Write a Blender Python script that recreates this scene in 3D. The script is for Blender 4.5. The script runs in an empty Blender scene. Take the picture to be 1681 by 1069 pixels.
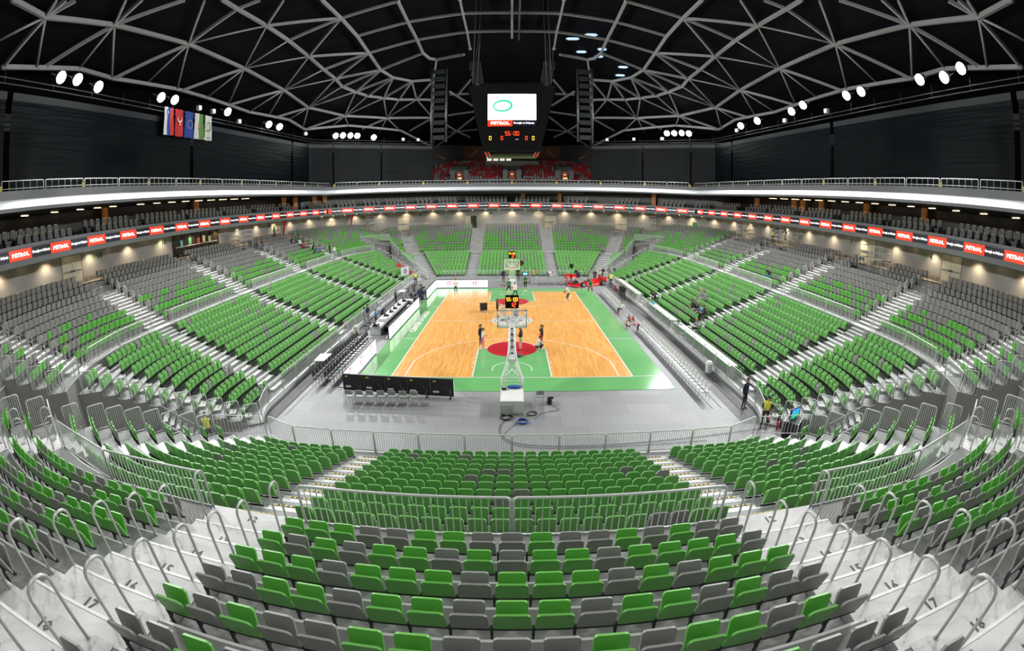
import bpy, math, random
import numpy as np
from mathutils import Vector, Matrix
R = math.radians
PI = math.pi
random.seed(7)
scene = bpy.context.scene
COL = scene.collection

# ------------------------------------------------------------------ materials
MATS = {}
def mat(name, col, rough=.5, metal=0., emit=None, es=0., var=0., vscale=3., bump=0., bscale=20., alpha=1., spec=.5, coat=0.):
    if name in MATS: return MATS[name]
    m = bpy.data.materials.new(name); m.use_nodes = True
    nt = m.node_tree; b = nt.nodes['Principled BSDF']
    c = tuple(col) + (1.,)
    b.inputs['Base Color'].default_value = c
    b.inputs['Roughness'].default_value = rough
    b.inputs['Metallic'].default_value = metal
    b.inputs['Specular IOR Level'].default_value = spec
    if coat: b.inputs['Coat Weight'].default_value = coat; b.inputs['Coat Roughness'].default_value = .08
    if emit:
        b.inputs['Emission Color'].default_value = tuple(emit) + (1.,)
        b.inputs['Emission Strength'].default_value = es
    if alpha < 1: b.inputs['Alpha'].default_value = alpha
    if var or bump:
        tc = nt.nodes.new('ShaderNodeTexCoord')
        if var:
            n = nt.nodes.new('ShaderNodeTexNoise'); n.inputs['Scale'].default_value = vscale; n.inputs['Detail'].default_value = 5
            nt.links.new(tc.outputs['Object'], n.inputs['Vector'])
            r = nt.nodes.new('ShaderNodeValToRGB')
            r.color_ramp.elements[0].position = .3; r.color_ramp.elements[1].position = .7
            r.color_ramp.elements[0].color = tuple(x * (1 - var) for x in col) + (1,)
            r.color_ramp.elements[1].color = tuple(min(1, x * (1 + var)) for x in col) + (1,)
            nt.links.new(n.outputs['Fac'], r.inputs['Fac']); nt.links.new(r.outputs['Color'], b.inputs['Base Color'])
        if bump:
            n2 = nt.nodes.new('ShaderNodeTexNoise'); n2.inputs['Scale'].default_value = bscale
            nt.links.new(tc.outputs['Object'], n2.inputs['Vector'])
            bp = nt.nodes.new('ShaderNodeBump'); bp.inputs['Strength'].default_value = bump; bp.inputs['Distance'].default_value = .02
            nt.links.new(n2.outputs['Fac'], bp.inputs['Height']); nt.links.new(bp.outputs['Normal'], b.inputs['Normal'])
    MATS[name] = m
    return m

green = mat('seat_green', (.15, .46, .085), .38, var=.08, vscale=4)
greens = mat('seat_green_lower', (.18, .46, .12), .42, var=.08, vscale=4)
grey_s = mat('seat_grey', (.29, .283, .275), .4, var=.08, vscale=4)
black_p = mat('black_plastic', (.012, .012, .013), .45, var=.2)
steel = mat('galvanised_steel', (.52, .52, .5), .38, .35, var=.12, vscale=9)
steel_l = mat('light_painted_steel', (.66, .67, .66), .42, .15, var=.06, vscale=6)
concrete = mat('pale_concrete', (.25, .245, .24), .7, var=.16, vscale=1.3, bump=.15, bscale=9)
concrete_s = mat('stair_concrete', (.62, .615, .6), .65, var=.17, vscale=1.1, bump=.12, bscale=12)
nosing = mat('white_nosing', (.86, .86, .84), .5, var=.05)
deck = mat('grey_terrace_deck', (.3, .3, .305), .55, var=.12, vscale=1.5)
wallm = mat('concourse_wall_paint', (.27, .262, .255), .6, var=.05, vscale=.7)
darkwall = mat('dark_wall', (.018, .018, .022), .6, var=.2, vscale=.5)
roofm = mat('black_roof_skin', (.0025, .0025, .005), .8, spec=.1, var=.4, vscale=.2)
lattice = mat('white_lattice_steel', (.31, .31, .315), .45, .1, var=.06)
white = mat('white_paint', (.8, .8, .79), .35, var=.03)
whitem = mat('white_line_paint', (.85, .85, .84), .35, var=.03)
balcony_w = mat('balcony_white_panel', (.85, .88, .92), .4, var=.03, vscale=.4)
balcony_g = mat('balcony_grey_fascia', (.2, .2, .22), .5, var=.06, vscale=.5)
red_e = mat('led_red', (.7, .02, .01), .4, emit=(1., .035, .006), es=1.35)
white_e = mat('led_white', (.9, .9, .9), .4, emit=(1, 1, 1), es=1.7)
led_b = mat('led_black', (.006, .006, .012), .35, emit=(.01, .012, .03), es=.4)
yellow = mat('yellow_paint', (.75, .55, .05), .5, var=.06)
tape_b = mat('black_tape', (.02, .02, .02), .5, var=.1)

# ------------------------------------------------------------------ mesh building
class MB:
    def __init__(s): s.v = []; s.f = []; s.m = []; s.sm = []
    def add(s, verts, faces, mi=0, smooth=False):
        o = len(s.v); s.v.extend([tuple(x) for x in verts])
        for f in faces: s.f.append(tuple(i + o for i in f)); s.m.append(mi); s.sm.append(smooth)
    def box(s, c, d, rz=0, mi=0, M=None):
        x, y, z = d[0] / 2, d[1] / 2, d[2] / 2
        vs = [(-x, -y, -z), (x, -y, -z), (x, y, -z), (-x, y, -z), (-x, -y, z), (x, -y, z), (x, y, z), (-x, y, z)]
        if M is not None: vs = [tuple(M @ Vector(v)) for v in vs]
        elif rz:
            cc, ss = math.cos(rz), math.sin(rz); vs = [(a * cc - b * ss, a * ss + b * cc, e) for a, b, e in vs]
        vs = [(a + c[0], b + c[1], e + c[2]) for a, b, e in vs]
        s.add(vs, [(0, 3, 2, 1), (4, 5, 6, 7), (0, 1, 5, 4), (1, 2, 6, 5), (2, 3, 7, 6), (3, 0, 4, 7)], mi)
    def tube(s, pts, r, n=6, mi=0, cap=True, radii=None):
        pts = [Vector(p) for p in pts]; rings = []
        up = None
        for i, p in enumerate(pts):
            if i == 0: t = pts[1] - p
            elif i == len(pts) - 1: t = p - pts[i - 1]
            else: t = (pts[i + 1] - p).normalized() + (p - pts[i - 1]).normalized()
            if t.length < 1e-9: t = Vector((0, 0, 1))
            t.normalize()
            if up is None: up = Vector((0, 0, 1)) if abs(t.z) < .9 else Vector((1, 0, 0))
            a = t.cross(up)
            if a.length < 1e-4: a = t.cross(Vector((0, 1, 0)))
            a.normalize(); b = a.cross(t).normalized(); up = b
            rr = radii[i] if radii else r
            rings.append([p + (a * math.cos(2 * PI * k / n) + b * math.sin(2 * PI * k / n)) * rr for k in range(n)])
        vs = [v for g in rings for v in g]; fs = []
        for i in range(len(rings) - 1):
            for k in range(n):
                k2 = (k + 1) % n; fs.append((i * n + k, i * n + k2, (i + 1) * n + k2, (i + 1) * n + k))
        if cap: fs.append(tuple(range(n))[::-1]); fs.append(tuple((len(rings) - 1) * n + k for k in range(n)))
        s.add(vs, fs, mi, True)
    def cyl(s, c, r, h, n=20, mi=0, r2=None, axis='z'):
        r2 = r if r2 is None else r2; vs = []
        for (rr, z) in ((r, -h / 2), (r2, h / 2)):
            for k in range(n):
                a = 2 * PI * k / n; q = (rr * math.cos(a), rr * math.sin(a), z)
                if axis == 'x': q = (q[2], q[0], q[1])
                if axis == 'y': q = (q[0], q[2], q[1])
                vs.append((q[0] + c[0], q[1] + c[1], q[2] + c[2]))
        fs = [(k, (k + 1) % n, n + (k + 1) % n, n + k) for k in range(n)] + [tuple(range(n))[::-1], tuple(range(n, 2 * n))]
        s.add(vs, fs, mi)
    def ell(s, c, rad, n=12, m=8, mi=0, M=None):
        vs = []; fs = []
        for i in range(m + 1):
            t = PI * i / m
            for k in range(n):
                a = 2 * PI * k / n; q = Vector((rad[0] * math.sin(t) * math.cos(a), rad[1] * math.sin(t) * math.sin(a), rad[2] * math.cos(t)))
                if M is not None: q = M @ q
                vs.append((q[0] + c[0], q[1] + c[1], q[2] + c[2]))
        for i in range(m):
            for k in range(n): fs.append((i * n + k, (i + 1) * n + k, (i + 1) * n + (k + 1) % n, i * n + (k + 1) % n))
        s.add(vs, fs, mi, True)
    def quad(s, a, b, c, d, mi=0): s.add([a, b, c, d], [(0, 1, 2, 3)], mi)
    def poly(s, pts, mi=0): s.add(pts, [tuple(range(len(pts)))], mi)
    def prism(s, pts, off, mi=0):
        n = len(pts); off = Vector(off); b = [tuple(Vector(p) + off) for p in pts]
        s.add(list(pts) + b, [tuple(range(n)), tuple(range(n, 2 * n))[::-1]] + [(k, n + k, n + (k + 1) % n, (k + 1) % n) for k in range(n)], mi)
    def mesh(s, name, mats):
        me = bpy.data.meshes.new(name); me.from_pydata([tuple(map(float, v)) for v in s.v], [], s.f)
        for m in (mats if isinstance(mats, (list, tuple)) else [mats]): me.materials.append(m)
        me.polygons.foreach_set('material_index', s.m); me.polygons.foreach_set('use_smooth', s.sm)
        me.update(); return me
    def build(s, name, mats, parent=None, **kw): return obj(name, s.mesh(name, mats), parent, **kw)

def obj(name, me, parent=None, loc=(0, 0, 0), rz=0, label=None, cat=None, group=None, kind=None):
    o = bpy.data.objects.new(name, me); COL.objects.link(o)
    o.location = loc
    if rz: o.rotation_euler = (0, 0, rz)
    if parent is not None: o.parent = parent
    tag(o, label, cat, group, kind)
    return o
def tag(o, label=None, cat=None, group=None, kind=None):
    if label: o['label'] = label
    if cat: o['category'] = cat
    if group: o['group'] = group
    if kind: o['kind'] = kind
    return o
def thing(name, label, cat, loc=(0, 0, 0), rz=0, group=None):
    return obj(name, None, None, loc, rz, label, cat, group)
def dup(src, loc, rz, label, group=None):
    r = src.copy(); COL.objects.link(r); r.location = loc; r.rotation_euler = (0, 0, rz); r['label'] = label
    if group: r['group'] = group
    for ch in src.children:
        c = ch.copy(); COL.objects.link(c); c.parent = r
        for g in ch.children:
            d = g.copy(); COL.objects.link(d); d.parent = c
    return r
def struct(name, mb, mats): return mb.build(name, mats, kind='structure')
ONES = 'zero one two three four five six seven eight nine ten eleven twelve thirteen fourteen fifteen sixteen seventeen eighteen nineteen'.split()
ORD1 = 'zeroth first second third fourth fifth sixth seventh eighth ninth tenth eleventh twelfth thirteenth fourteenth fifteenth sixteenth seventeenth eighteenth nineteenth'.split()
def num(n):
    if n < 20: return ONES[n]
    t = ['', '', 'twenty', 'thirty', 'forty', 'fifty'][n // 10]; return t + ('-' + ONES[n % 10] if n % 10 else '')
def ordw(n):
    if n < 20: return ORD1[n]
    t = ['', '', 'twent', 'thirt', 'fort', 'fift', 'sixt'][n // 10]
    return t + 'ieth' if n % 10 == 0 else t + 'y-' + ORD1[n % 10]

TXT = {}
def text_geo(s, size=1., bold=0., res=2):
    k = (s, round(bold, 4), res)
    if k not in TXT:
        cu = bpy.data.curves.new('t', 'FONT'); cu.body = s; cu.size = 1.; cu.offset = bold; cu.resolution_u = res; cu.align_x = 'CENTER'; cu.align_y = 'CENTER'
        o = bpy.data.objects.new('t', cu); COL.objects.link(o)
        dg = bpy.context.evaluated_depsgraph_get(); me = o.evaluated_get(dg).to_mesh()
        vs = np.array([v.co[:] for v in me.vertices]); fs = [tuple(p.vertices) for p in me.polygons]
        o.evaluated_get(dg).to_mesh_clear(); bpy.data.objects.remove(o); bpy.data.curves.remove(cu)
        lo, hi = vs.min(0), vs.max(0); vs = vs - (lo + hi) / 2; vs[:, 2] = 0
        TXT[k] = (vs, fs, hi - lo)
    return TXT[k]
def put_text(mb, s, org, ux, uy, w=None, h=None, mi=0, bold=.02, res=2):
    """text centred at org, running along ux with letters standing along uy, fitted to width w and height h"""
    vs, fs, d = text_geo(s, 1, bold, res); ux = Vector(ux).normalized(); uy = Vector(uy).normalized(); org = Vector(org)
    sx = (w / d[0]) if w else h / d[1]; sy = (h / d[1]) if h else sx
    mb.add([org + ux * (v[0] * sx) + uy * (v[1] * sy) for v in vs], fs, mi)

# ------------------------------------------------------------------ camera (180 degree class wide lens)
cam = bpy.data.cameras.new('camera'); co = bpy.data.objects.new('camera', cam); COL.objects.link(co)
cam.type = 'PANO'
PT = .26
co.location = (0, -40.126, 10.242); co.rotation_euler = (PI / 2 - PT, 0, 0)
cc = cam.cycles if hasattr(cam, 'cycles') and hasattr(cam.cycles, 'panorama_type') else cam
cc.panorama_type = 'FISHEYE_LENS_POLYNOMIAL'
cc.fisheye_fov = R(170)
cc.fisheye_polynomial_k0 = 0.; cc.fisheye_polynomial_k1 = -(1681 / 36.) / 762.24
cc.fisheye_polynomial_k2 = 0.; cc.fisheye_polynomial_k3 = 0.; cc.fisheye_polynomial_k4 = 0.
cam.sensor_width = 36.; cam.sensor_height = 36. * 1069 / 1681; cam.sensor_fit = 'HORIZONTAL'; cam.clip_end = 400
scene.camera = co
def project(x, y, z):
    dx, dy, dz = x, y + 40.126, z - 10.242
    zz = dy * math.cos(PT) - dz * math.sin(PT); yy = dy * math.sin(PT) + dz * math.cos(PT)
    r = math.hypot(dx, yy); th = math.atan2(r, zz); s = 762.24 * th / max(r, 1e-9)
    return 840.67 + s * dx, 534.5 - s * yy

# ------------------------------------------------------------------ bowl geometry
CX, R0, YN, YF = 8.9, 4.4, -18.8, 19.8
SL = YF - YN
RM = 9.72
def s_of(b, r):
    k, v = b[0], b[1]; off = b[2] if len(b) > 2 else 0.
    q = (R0 + r) * PI / 2
    if k == 'nx': s = v
    elif k == 'na': s = CX + (R0 + r) * R(v)
    elif k == 'y': s = CX + q + (v - YN)
    elif k == 'fa': s = CX + q + SL + (R0 + r) * R(90 - v)
    else: s = CX + 2 * q + SL + (CX - v)
    return s + off
def pos(s, r, sx=-1):
    """point on the row path: (x, y), outward normal (nx, ny)"""
    q = (R0 + r) * PI / 2
    if s <= CX: x, y, nx, ny = s, YN - R0 - r, 0, -1
    elif s <= CX + q:
        t = (s - CX) / (R0 + r); x, y, nx, ny = CX + (R0 + r) * math.sin(t), YN - (R0 + r) * math.cos(t), math.sin(t), -math.cos(t)
    elif s <= CX + q + SL: x, y, nx, ny = CX + R0 + r, YN + (s - CX - q), 1, 0
    elif s <= CX + 2 * q + SL:
        t = (s - CX - q - SL) / (R0 + r); x, y, nx, ny = CX + (R0 + r) * math.cos(t), YF + (R0 + r) * math.sin(t), math.cos(t), math.sin(t)
    else: x, y, nx, ny = CX - (s - CX - 2 * q - SL), YF + R0 + r, 0, 1
    return x * -sx * -1 if sx > 0 else -x, y, (nx if sx > 0 else -nx), ny
def sstep(t): t = max(0, min(1, t)); return t * t * (3 - 2 * t)
def weights(b):
    """near, side, far weights of a station"""
    k, v = b[0], b[1]
    if k == 'nx': return 1, 0, 0
    if k == 'na': w = sstep((v - 33) / 19.); return 1 - w, w, 0
    if k == 'y': return 0, 1, 0
    if k == 'fa': w = sstep((v - 33) / 22.); return 0, w, 1 - w
    return 0, 0, 1
def prof(i, b):
    """row i: (r of the seat back, tread height)"""
    wn, ws, wf = weights(b)
    if i <= 11:
        return 1.0 + .8 * (i - 1), .1 + (.3 * (wn + ws) + .225 * wf) * (i - 1)
    k = i - 12
    return (10.78 + .83 * k) * wn + (10.7 + .8 * k) * (ws + wf), (4.08 + .34 * k) * wn + (3.8 + .36 * k) * ws + (2.72 + .375 * k) * wf
def rfront(i, b):
    if i == 1: return 0.
    if i == 12: return RM
    if i == 22: return prof(21, b)[0] + .12
    return prof(i, b)[0] - .70
def stations(b0, b1):
    """list of stations from b0 to b1 along the path"""
    full = [('nx', v) for v in np.arange(0, 8.9, 2.2)] + [('nx', 8.9)] + [('na', float(v)) for v in range(2, 90, 2)] + [('y', YN)] + \
           [('y', float(v)) for v in np.arange(YN + 4, YF, 4)] + [('y', YF)] + [('fa', float(v)) for v in range(88, 0, -2)] + [('fx', 8.9)] + [('fx', v) for v in (6.6, 4.4, 2.2, 0.)]
    a, c = s_of(b0, 5), s_of(b1, 5)
    return [b0] + [b for b in full if a + .05 < s_of(b, 5) < c - .05] + [b1]
A = lambda v, o=0.: ('na', v, o)
F = lambda v, o=0.: ('fa', v, o)
# (name, first row, last row, from station, to station)
SEGS = [('near_lower', 1, 11, ('nx', 0), A(38)), ('side_lower', 1, 11, A(58), F(55)), ('far_lower', 1, 11, F(38), ('fx', 0)),
        ('near_upper', 12, 15, ('nx', 0), A(33)), ('side_upper', 12, 15, A(52), F(56)), ('far_upper', 12, 15, F(38), ('fx', 0)),
        ('ring_upper', 16, 21, ('nx', 0), ('fx', 0))]
AISLES_L = [('nx', 5.04, 6.42), (A(23), A(23, 1.25)), (A(65), A(71)), (('y', -17.3), ('y', -15.6)), (('y', -5.3), ('y', -3.7)), (('y', 6.7), ('y', 8.3)), (('y', 18.2), ('y', 19.8)), (F(22, -1.9), F(22)), (('fx', 6.6), ('fx', 4.95))]
AISLES_L[0] = (('nx', 5.04), ('nx', 6.42))
AISLES_U = [(('nx', 4.35), ('nx', 6.75)), (A(22), A(22, 1.5)), (A(62, 0), A(62, 1.5)), (('y', -17.3), ('y', -15.2)), (('y', -5.5), ('y', -3.5)), (('y', 6.5), ('y', 8.5)), (('y', 18.0), ('y', 20.)), (F(24, -2.1), F(24)), (('fx', 6.9), ('fx', 4.8))]

def terrace():
    for sx, sn in ((-1, 'left'), (1, 'right')):
        for nm, r0, r1, b0, b1 in SEGS:
            mb = MB(); st = stations(b0, b1); low = r1 <= 11
            for i in range(r0, r1 + 1):
                for a, b in zip(st[:-1], st[1:]):
                    P = []
                    for q in (a, b):
                        rf, rb = rfront(i, q), (RM if i == 11 else rfront(i + 1, q)); z = prof(i, q)[1]
                        zp = 0. if i == 1 else (prof(i - 1, q)[1] if (i != 12) else prof(11, q)[1])
                        if i == 16 and ((33 < (q[1]) < 52 and q[0] == 'na') or (q[0] == 'fa' and 38 < q[1] < 56)): zp = z - .55
                        def W(r, zz, q=q):
                            x, y, _, _ = pos(s_of(q, r), r, sx); return (x, y, zz)
                        P.append((W(rf, zp), W(rf, z), W(rb, z), W(rf + .0, z - .05), W(rf, z + .004), W(rf + .045, z + .004)))
                    (a0, a1, a2, a3, a4, a5), (c0, c1, c2, c3, c4, c5) = P
                    fl = sx > 0
                    def Q(*p, mi=0): mb.quad(*(p if not fl else p[::-1]), mi=mi)
                    Q(a0, c0, c1, a1, mi=1 if low else 0); Q(a1, c1, c2, a2, mi=0)
                    Q(a4, c4, c5, a5, mi=2)
            # closing side walls at the ends
            for q, e in ((b0, 0), (b1, 1)):
                if q[1] == 0: continue
                for i in range(r0, r1 + 1):
                    rf, rb = rfront(i, q), (RM if i == 11 else rfront(i + 1, q)); z = prof(i, q)[1]
                    x0, y0, _, _ = pos(s_of(q, rf), rf, sx); x1, y1, _, _ = pos(s_of(q, rb), rb, sx)
                    mb.quad((x0, y0, 0), (x1, y1, 0), (x1, y1, z), (x0, y0, z), mi=3)
            mats = [deck, steel, steel_l, wallm] if low else [concrete, concrete, nosing, wallm]
            struct(f'floor_terrace_{nm}_{sn}', mb, mats)
        # retaining walls of the corner entrances
        for nm, c0, c1, e in (('near', 33, 52, 'na'), ('far', 38, 56, 'fa')):
            mb = MB(); st = [(e, float(v)) for v in np.linspace(c0, c1, 8)]
            for a, b in zip(st[:-1], st[1:]):
                P = []
                for q in (a, b):
                    r = rfront(16, q); x, y, _, _ = pos(s_of(q, r), r, sx); z = prof(16, q)[1]; P.append(((x, y), z))
                zlo = 0. if (a[1] - c0 < 4 or c1 - b[1] < 4) else 2.9
                mb.quad((*P[0][0], zlo), (*P[1][0], zlo), (*P[1][0], P[1][1]), (*P[0][0], P[0][1]))
                mb.quad((*P[0][0], P[0][1] - .55), (*P[1][0], P[1][1] - .55), (P[1][0][0] * .985, P[1][0][1], P[1][1] - .55), (P[0][0][0] * .985, P[0][0][1], P[0][1] - .55))
            # side returns up to the mid wall
            lo = {'near': (38, 58), 'far': (38, 55)}[nm]
            for q0 in lo:
                q = (e, float(q0)); x0, y0, _, _ = pos(s_of(q, RM), RM, sx)
                up = (e, float(c0 if q0 == 38 else c1)); x1, y1, _, _ = pos(s_of(up, RM), RM, sx); z = prof(12, up)[1]
                mb.quad((x0, y0, 0), (x1, y1, 0), (x1, y1, z), (x0, y0, z))
            struct(f'wall_entrance_{nm}_{sn}', mb, wallm)
            # the dark passage behind the doorway
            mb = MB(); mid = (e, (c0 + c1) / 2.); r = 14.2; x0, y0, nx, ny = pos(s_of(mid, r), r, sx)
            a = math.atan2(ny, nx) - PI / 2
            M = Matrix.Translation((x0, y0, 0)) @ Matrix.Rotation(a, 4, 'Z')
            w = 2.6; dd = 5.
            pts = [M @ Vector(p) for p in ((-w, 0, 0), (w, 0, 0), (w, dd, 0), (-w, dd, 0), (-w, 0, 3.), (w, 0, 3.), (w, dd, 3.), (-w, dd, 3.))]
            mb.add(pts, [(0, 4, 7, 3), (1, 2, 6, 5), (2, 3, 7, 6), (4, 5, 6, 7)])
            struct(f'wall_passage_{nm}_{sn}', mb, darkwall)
terrace()

# the mid wall between lower and upper tier
for sx, sn in ((-1, 'left'), (1, 'right')):
    mb = MB()
    for b0, b1 in ((('nx', 0), A(33)), (A(52), F(56)), (F(38), ('fx', 0))):
        st = stations(b0, b1)
        for a, b in zip(st[:-1], st[1:]):
            pa = pos(s_of(a, RM + .04), RM + .04, sx); pb = pos(s_of(b, RM + .04), RM + .04, sx)
            mb.quad((pa[0], pa[1], 0), (pb[0], pb[1], 0), (pb[0], pb[1], prof(12, b)[1] - .05), (pa[0], pa[1], prof(12, a)[1] - .05))
    struct(f'wall_mid_{sn}', mb, concrete)

# ------------------------------------------------------------------ seats
def outline(wb, wt, n=3, rc=.06, rb=.03):
    """rounded plate outline in (x, t), t from 0 at the bottom to 1 at the top; rc in metres over unit height"""
    pts = []
    for k in range(n + 1):
        a = -PI / 2 + PI / 2 * k / n; pts.append((wb / 2 - rb + rb * math.cos(a), rb * (1 + math.sin(a)), 'b'))
    for k in range(n + 1):
        a = PI / 2 * k / n; pts.append((wt / 2 - rc + rc * math.cos(a), -rc + rc * math.sin(a), 't'))
    pts += [(-x, t, w) for x, t, w in pts[::-1]]
    return pts
def plate(mb, wb, wt, p0, p1, th, n=3, rc=.06, mi=0, bow=0.):
    """plate from (y,z) p0 to (y,z) p1"""
    d = Vector((0, p1[0] - p0[0], p1[1] - p0[1])); L = d.length; d.normalize(); nr = Vector((0, -d.z, d.y)); o0 = Vector((0, p0[0], p0[1]))
    o = outline(wb, wt, n, rc)
    F_, B_ = [], []
    for x, t, w in o:
        tt = t if w == 'b' else L + t
        e = bow * (1 - (2 * x / max(wb, wt)) ** 2)
        p = o0 + d * tt + Vector((x, 0, 0)) + nr * e
        F_.append(p - nr * th / 2); B_.append(p + nr * th / 2)
    m = len(o); mb.add(F_ + B_, [tuple(range(m)), tuple(range(m, 2 * m))[::-1]] + [(k, m + k, m + (k + 1) % m, (k + 1) % m) for k in range(m)], mi)

def seat_meshes(n):
    U, L = {}, {}
    a = MB(); plate(a, .465, .445, (.01, .40), (-.08, .765), .03, n, .06, bow=-.02); U['backrest'] = a
    a = MB(); plate(a, .37, .385, (.05, .4), (.125, .81), .035, n, .055, bow=.0); U['folding_seat'] = a
    a = MB(); a.box((-.245, .02, .34), (.035, .06, .16)); a.box((-.245, -.0, .14), (.03, .04, .28)); a.box((0, .03, .37), (.47, .05, .03)); U['bracket'] = a
    a = MB(); plate(a, .46, .405, (.0, .33), (-.09, .83), .035, n, .065, bow=-.02); L['backrest'] = a
    a = MB(); plate(a, .43, .40, (.04, .34), (.05, .70), .05, n, .06); L['folding_seat'] = a
    a = MB(); a.box((0, .0, .22), (.49, .1, .16)); L['bracket'] = a
    return U, L
UN, LN = seat_meshes(4)
UF, LF = seat_meshes(1)
SEAT_MESH = {}
for ty, D_ in (('upper', UN), ('lower', LN)):
    for cn, cm in (('green', green if ty == 'upper' else greens), ('grey', grey_s)):
        for p, mbx in D_.items():
            me = mbx.mesh(f'{ty}_{cn}_{p}', black_p if p == 'bracket' else cm); SEAT_MESH[ty, cn, p] = me

ROWC = {12: 'GGGggGGggGggGgGgg', 13: 'GgGgGGgGgGGgGGGGg', 14: 'GGGgGGGgGGGgGgGGG', 15: 'ggGGgGGgGGgGGgGgg'[:17], 16: 'GgGggGGgggGgGGgGg', 17: 'ggGggGggGggggGggg'}
def seat_green(row, where, b, j, n):
    rnd = random.random()
    if row <= 11: return rnd > (.035 if where == 'near' else .06)
    if where == 'near':
        if row in ROWC and b == 0 and n >= 16: return ROWC[row][min(j, 16)] == 'G'
        if b >= 2: return rnd < {12: .9, 13: .85, 14: .8, 15: .75}.get(row, .35)
        return rnd < {12: .72, 13: .68, 14: .66, 15: .62, 16: .4, 17: .25}.get(row, .1)
    if where == 'far':
        return rnd < {12: .82, 13: .78, 14: .72, 15: .68, 16: .6, 17: .45, 18: .3, 19: .18, 20: .12, 21: .12}[row]
    return rnd < {12: .92, 13: .85, 14: .75, 15: .5}.get(row, 0.)

def R_bowl(phi, r):
    dx, dy = math.sin(phi), math.cos(phi); lo, hi = 5., 90.
    def inside(t):
        x, y = abs(dx * t), 1 + dy * t
        if x <= CX or YN <= y <= YF:
            if x <= CX: return YN - R0 - r < y < YF + R0 + r
            return x < CX + R0 + r
        cy = YF if y > YF else YN
        return math.hypot(x - CX, y - cy) < R0 + r
    for _ in range(40):
        m = (lo + hi) / 2
        if inside(m): lo = m
        else: hi = m
    return lo
PLATFORMS = [(-79.5, 1.6), (64., 1.6), (79., 2.8), (108.5, 1.7), (-33., 1.6), (33.5, 1.4)]
def under_platform(x, y):
    for ph, hw in PLATFORMS:
        t = R_bowl(R(ph), 17.2); px, py = math.sin(R(ph)) * t, 1 + math.cos(R(ph)) * t; nx, ny = math.sin(R(ph)), math.cos(R(ph))
        if abs(ph) > 50: nx, ny = (1 if ph > 0 else -1), 0
        dx, dy = x - px, y - py
        if abs(dx * nx + dy * ny) < .95 and abs(-dx * ny + dy * nx) < hw + .3: return True
    return False
SEATS = []   # dict per seat
def bkey(b): return s_of(b, 8)
for sx, sn in ((-1, 'left'), (1, 'right')):
    for row in range(1, 22):
        segs = [g for g in SEGS if g[1] <= row <= g[2]]
        ais = AISLES_L if row <= 11 else AISLES_U
        for g in segs:
            cuts = [g[3]]
            for a0, a1 in ais:
                if bkey(g[3]) < bkey(a0) and bkey(a1) < bkey(g[4]) + .3: cuts += [a0, a1]
                elif bkey(a0) <= bkey(g[3]) < bkey(a1): cuts = [a1]
            cuts.append(g[4])
            for bi in range(0, len(cuts) - 1, 2):
                c0, c1 = cuts[bi], cuts[bi + 1]
                if bkey(c1) - bkey(c0) < .3: continue
                rr = prof(row, c0)[0]
                center = None
                cen = c0[0] == 'nx' and c0[1] == 0 or c1[0] == 'fx' and c1[1] == 0
                s0, s1 = s_of(c0, rr), s_of(c1, rr)
                if not (c0[1] == 0): s0 += .06
                if not (c1[1] == 0): s1 -= .06
                where = 'near' if c0[0] == 'nx' or (c0[0] == 'na' and c0[1] < 45) else ('far' if c1[0] == 'fx' or (c1[0] == 'fa' and c1[1] < 25) else 'side')
                if cen:   # centre block is laid out across the axis, done once
                    if sx > 0: continue
                    half = abs(s1 - s0) if c0[1] == 0 else abs(s1 - s0)
                    n = int(2 * half / .492); sp = 2 * half / n
                    for j in range(n):
                        x = -half + sp * (j + .5)
                        b = c0 if where == 'near' else c1
                        rs, z = prof(row, b)
                        y = (YN - R0 - rs) if where == 'near' else (YF + R0 + rs)
                        SEATS.append(dict(x=x, y=y, z=z, nx=0, ny=-1 if where == 'near' else 1, row=row, where=where, side='centre', blk=0, j=j, n=n, sp=sp))
                    continue
                n = int((s1 - s0 + .1) / .505)
                if n < 1: continue
                sp = (s1 - s0) / n
                if sp > .56: sp = .5
                for j in range(n):
                    s = s0 + sp * (j + .5)
                    # station for height
                    x, y, nx, ny = pos(s, rr, sx)
                    q = (R0 + rr) * PI / 2
                    if s <= CX: b = ('nx', s)
                    elif s <= CX + q: b = ('na', math.degrees((s - CX) / (R0 + rr)))
                    elif s <= CX + q + SL: b = ('y', YN + s - CX - q)
                    elif s <= CX + 2 * q + SL: b = ('fa', 90 - math.degrees((s - CX - q - SL) / (R0 + rr)))
                    else: b = ('fx', 5)
                    rs, z = prof(row, b); x += nx * (rs - rr); y += ny * (rs - rr)
                    blk = sum(1 for a0, a1 in ais if bkey(a1) <= bkey(c0) + .4)
                    SEATS.append(dict(x=x, y=y, z=z, nx=nx, ny=ny, row=row, where=where, side=sn, blk=blk, j=j, n=n, sp=sp, s=s))
for d in SEATS: d['g'] = seat_green(d['row'], d['where'], d['blk'], d['j'], d['n'])
for d in SEATS:
    u, v = project(d['x'], d['y'], d['z'] + .6)
    dist = math.dist((d['x'], d['y'], d['z'] + .6), (0, -40.126, 10.242))
    d['dist'] = dist
    d['vis'] = -25 < u < 1706 and -25 < v < 1085 and d['y'] > -41
    d['hid'] = d['y'] < -39.5 and abs(d['x']) < 8
FANS = [(18, 17.5, 'dgreen'), (18, 16.8, 'green'), (17, 17.6, 'dgreen'), (17, 16.6, 'white'), (16, 17.4, 'green'), (16, 16.7, 'grey'), (18, 15.9, 'black'), (16, 15.8, 'red'), (14, 17.5, 'blue'), (14, 16.8, 'dgreen'), (14, 16., 'green'), (15, 17.3, 'black')]
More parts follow.
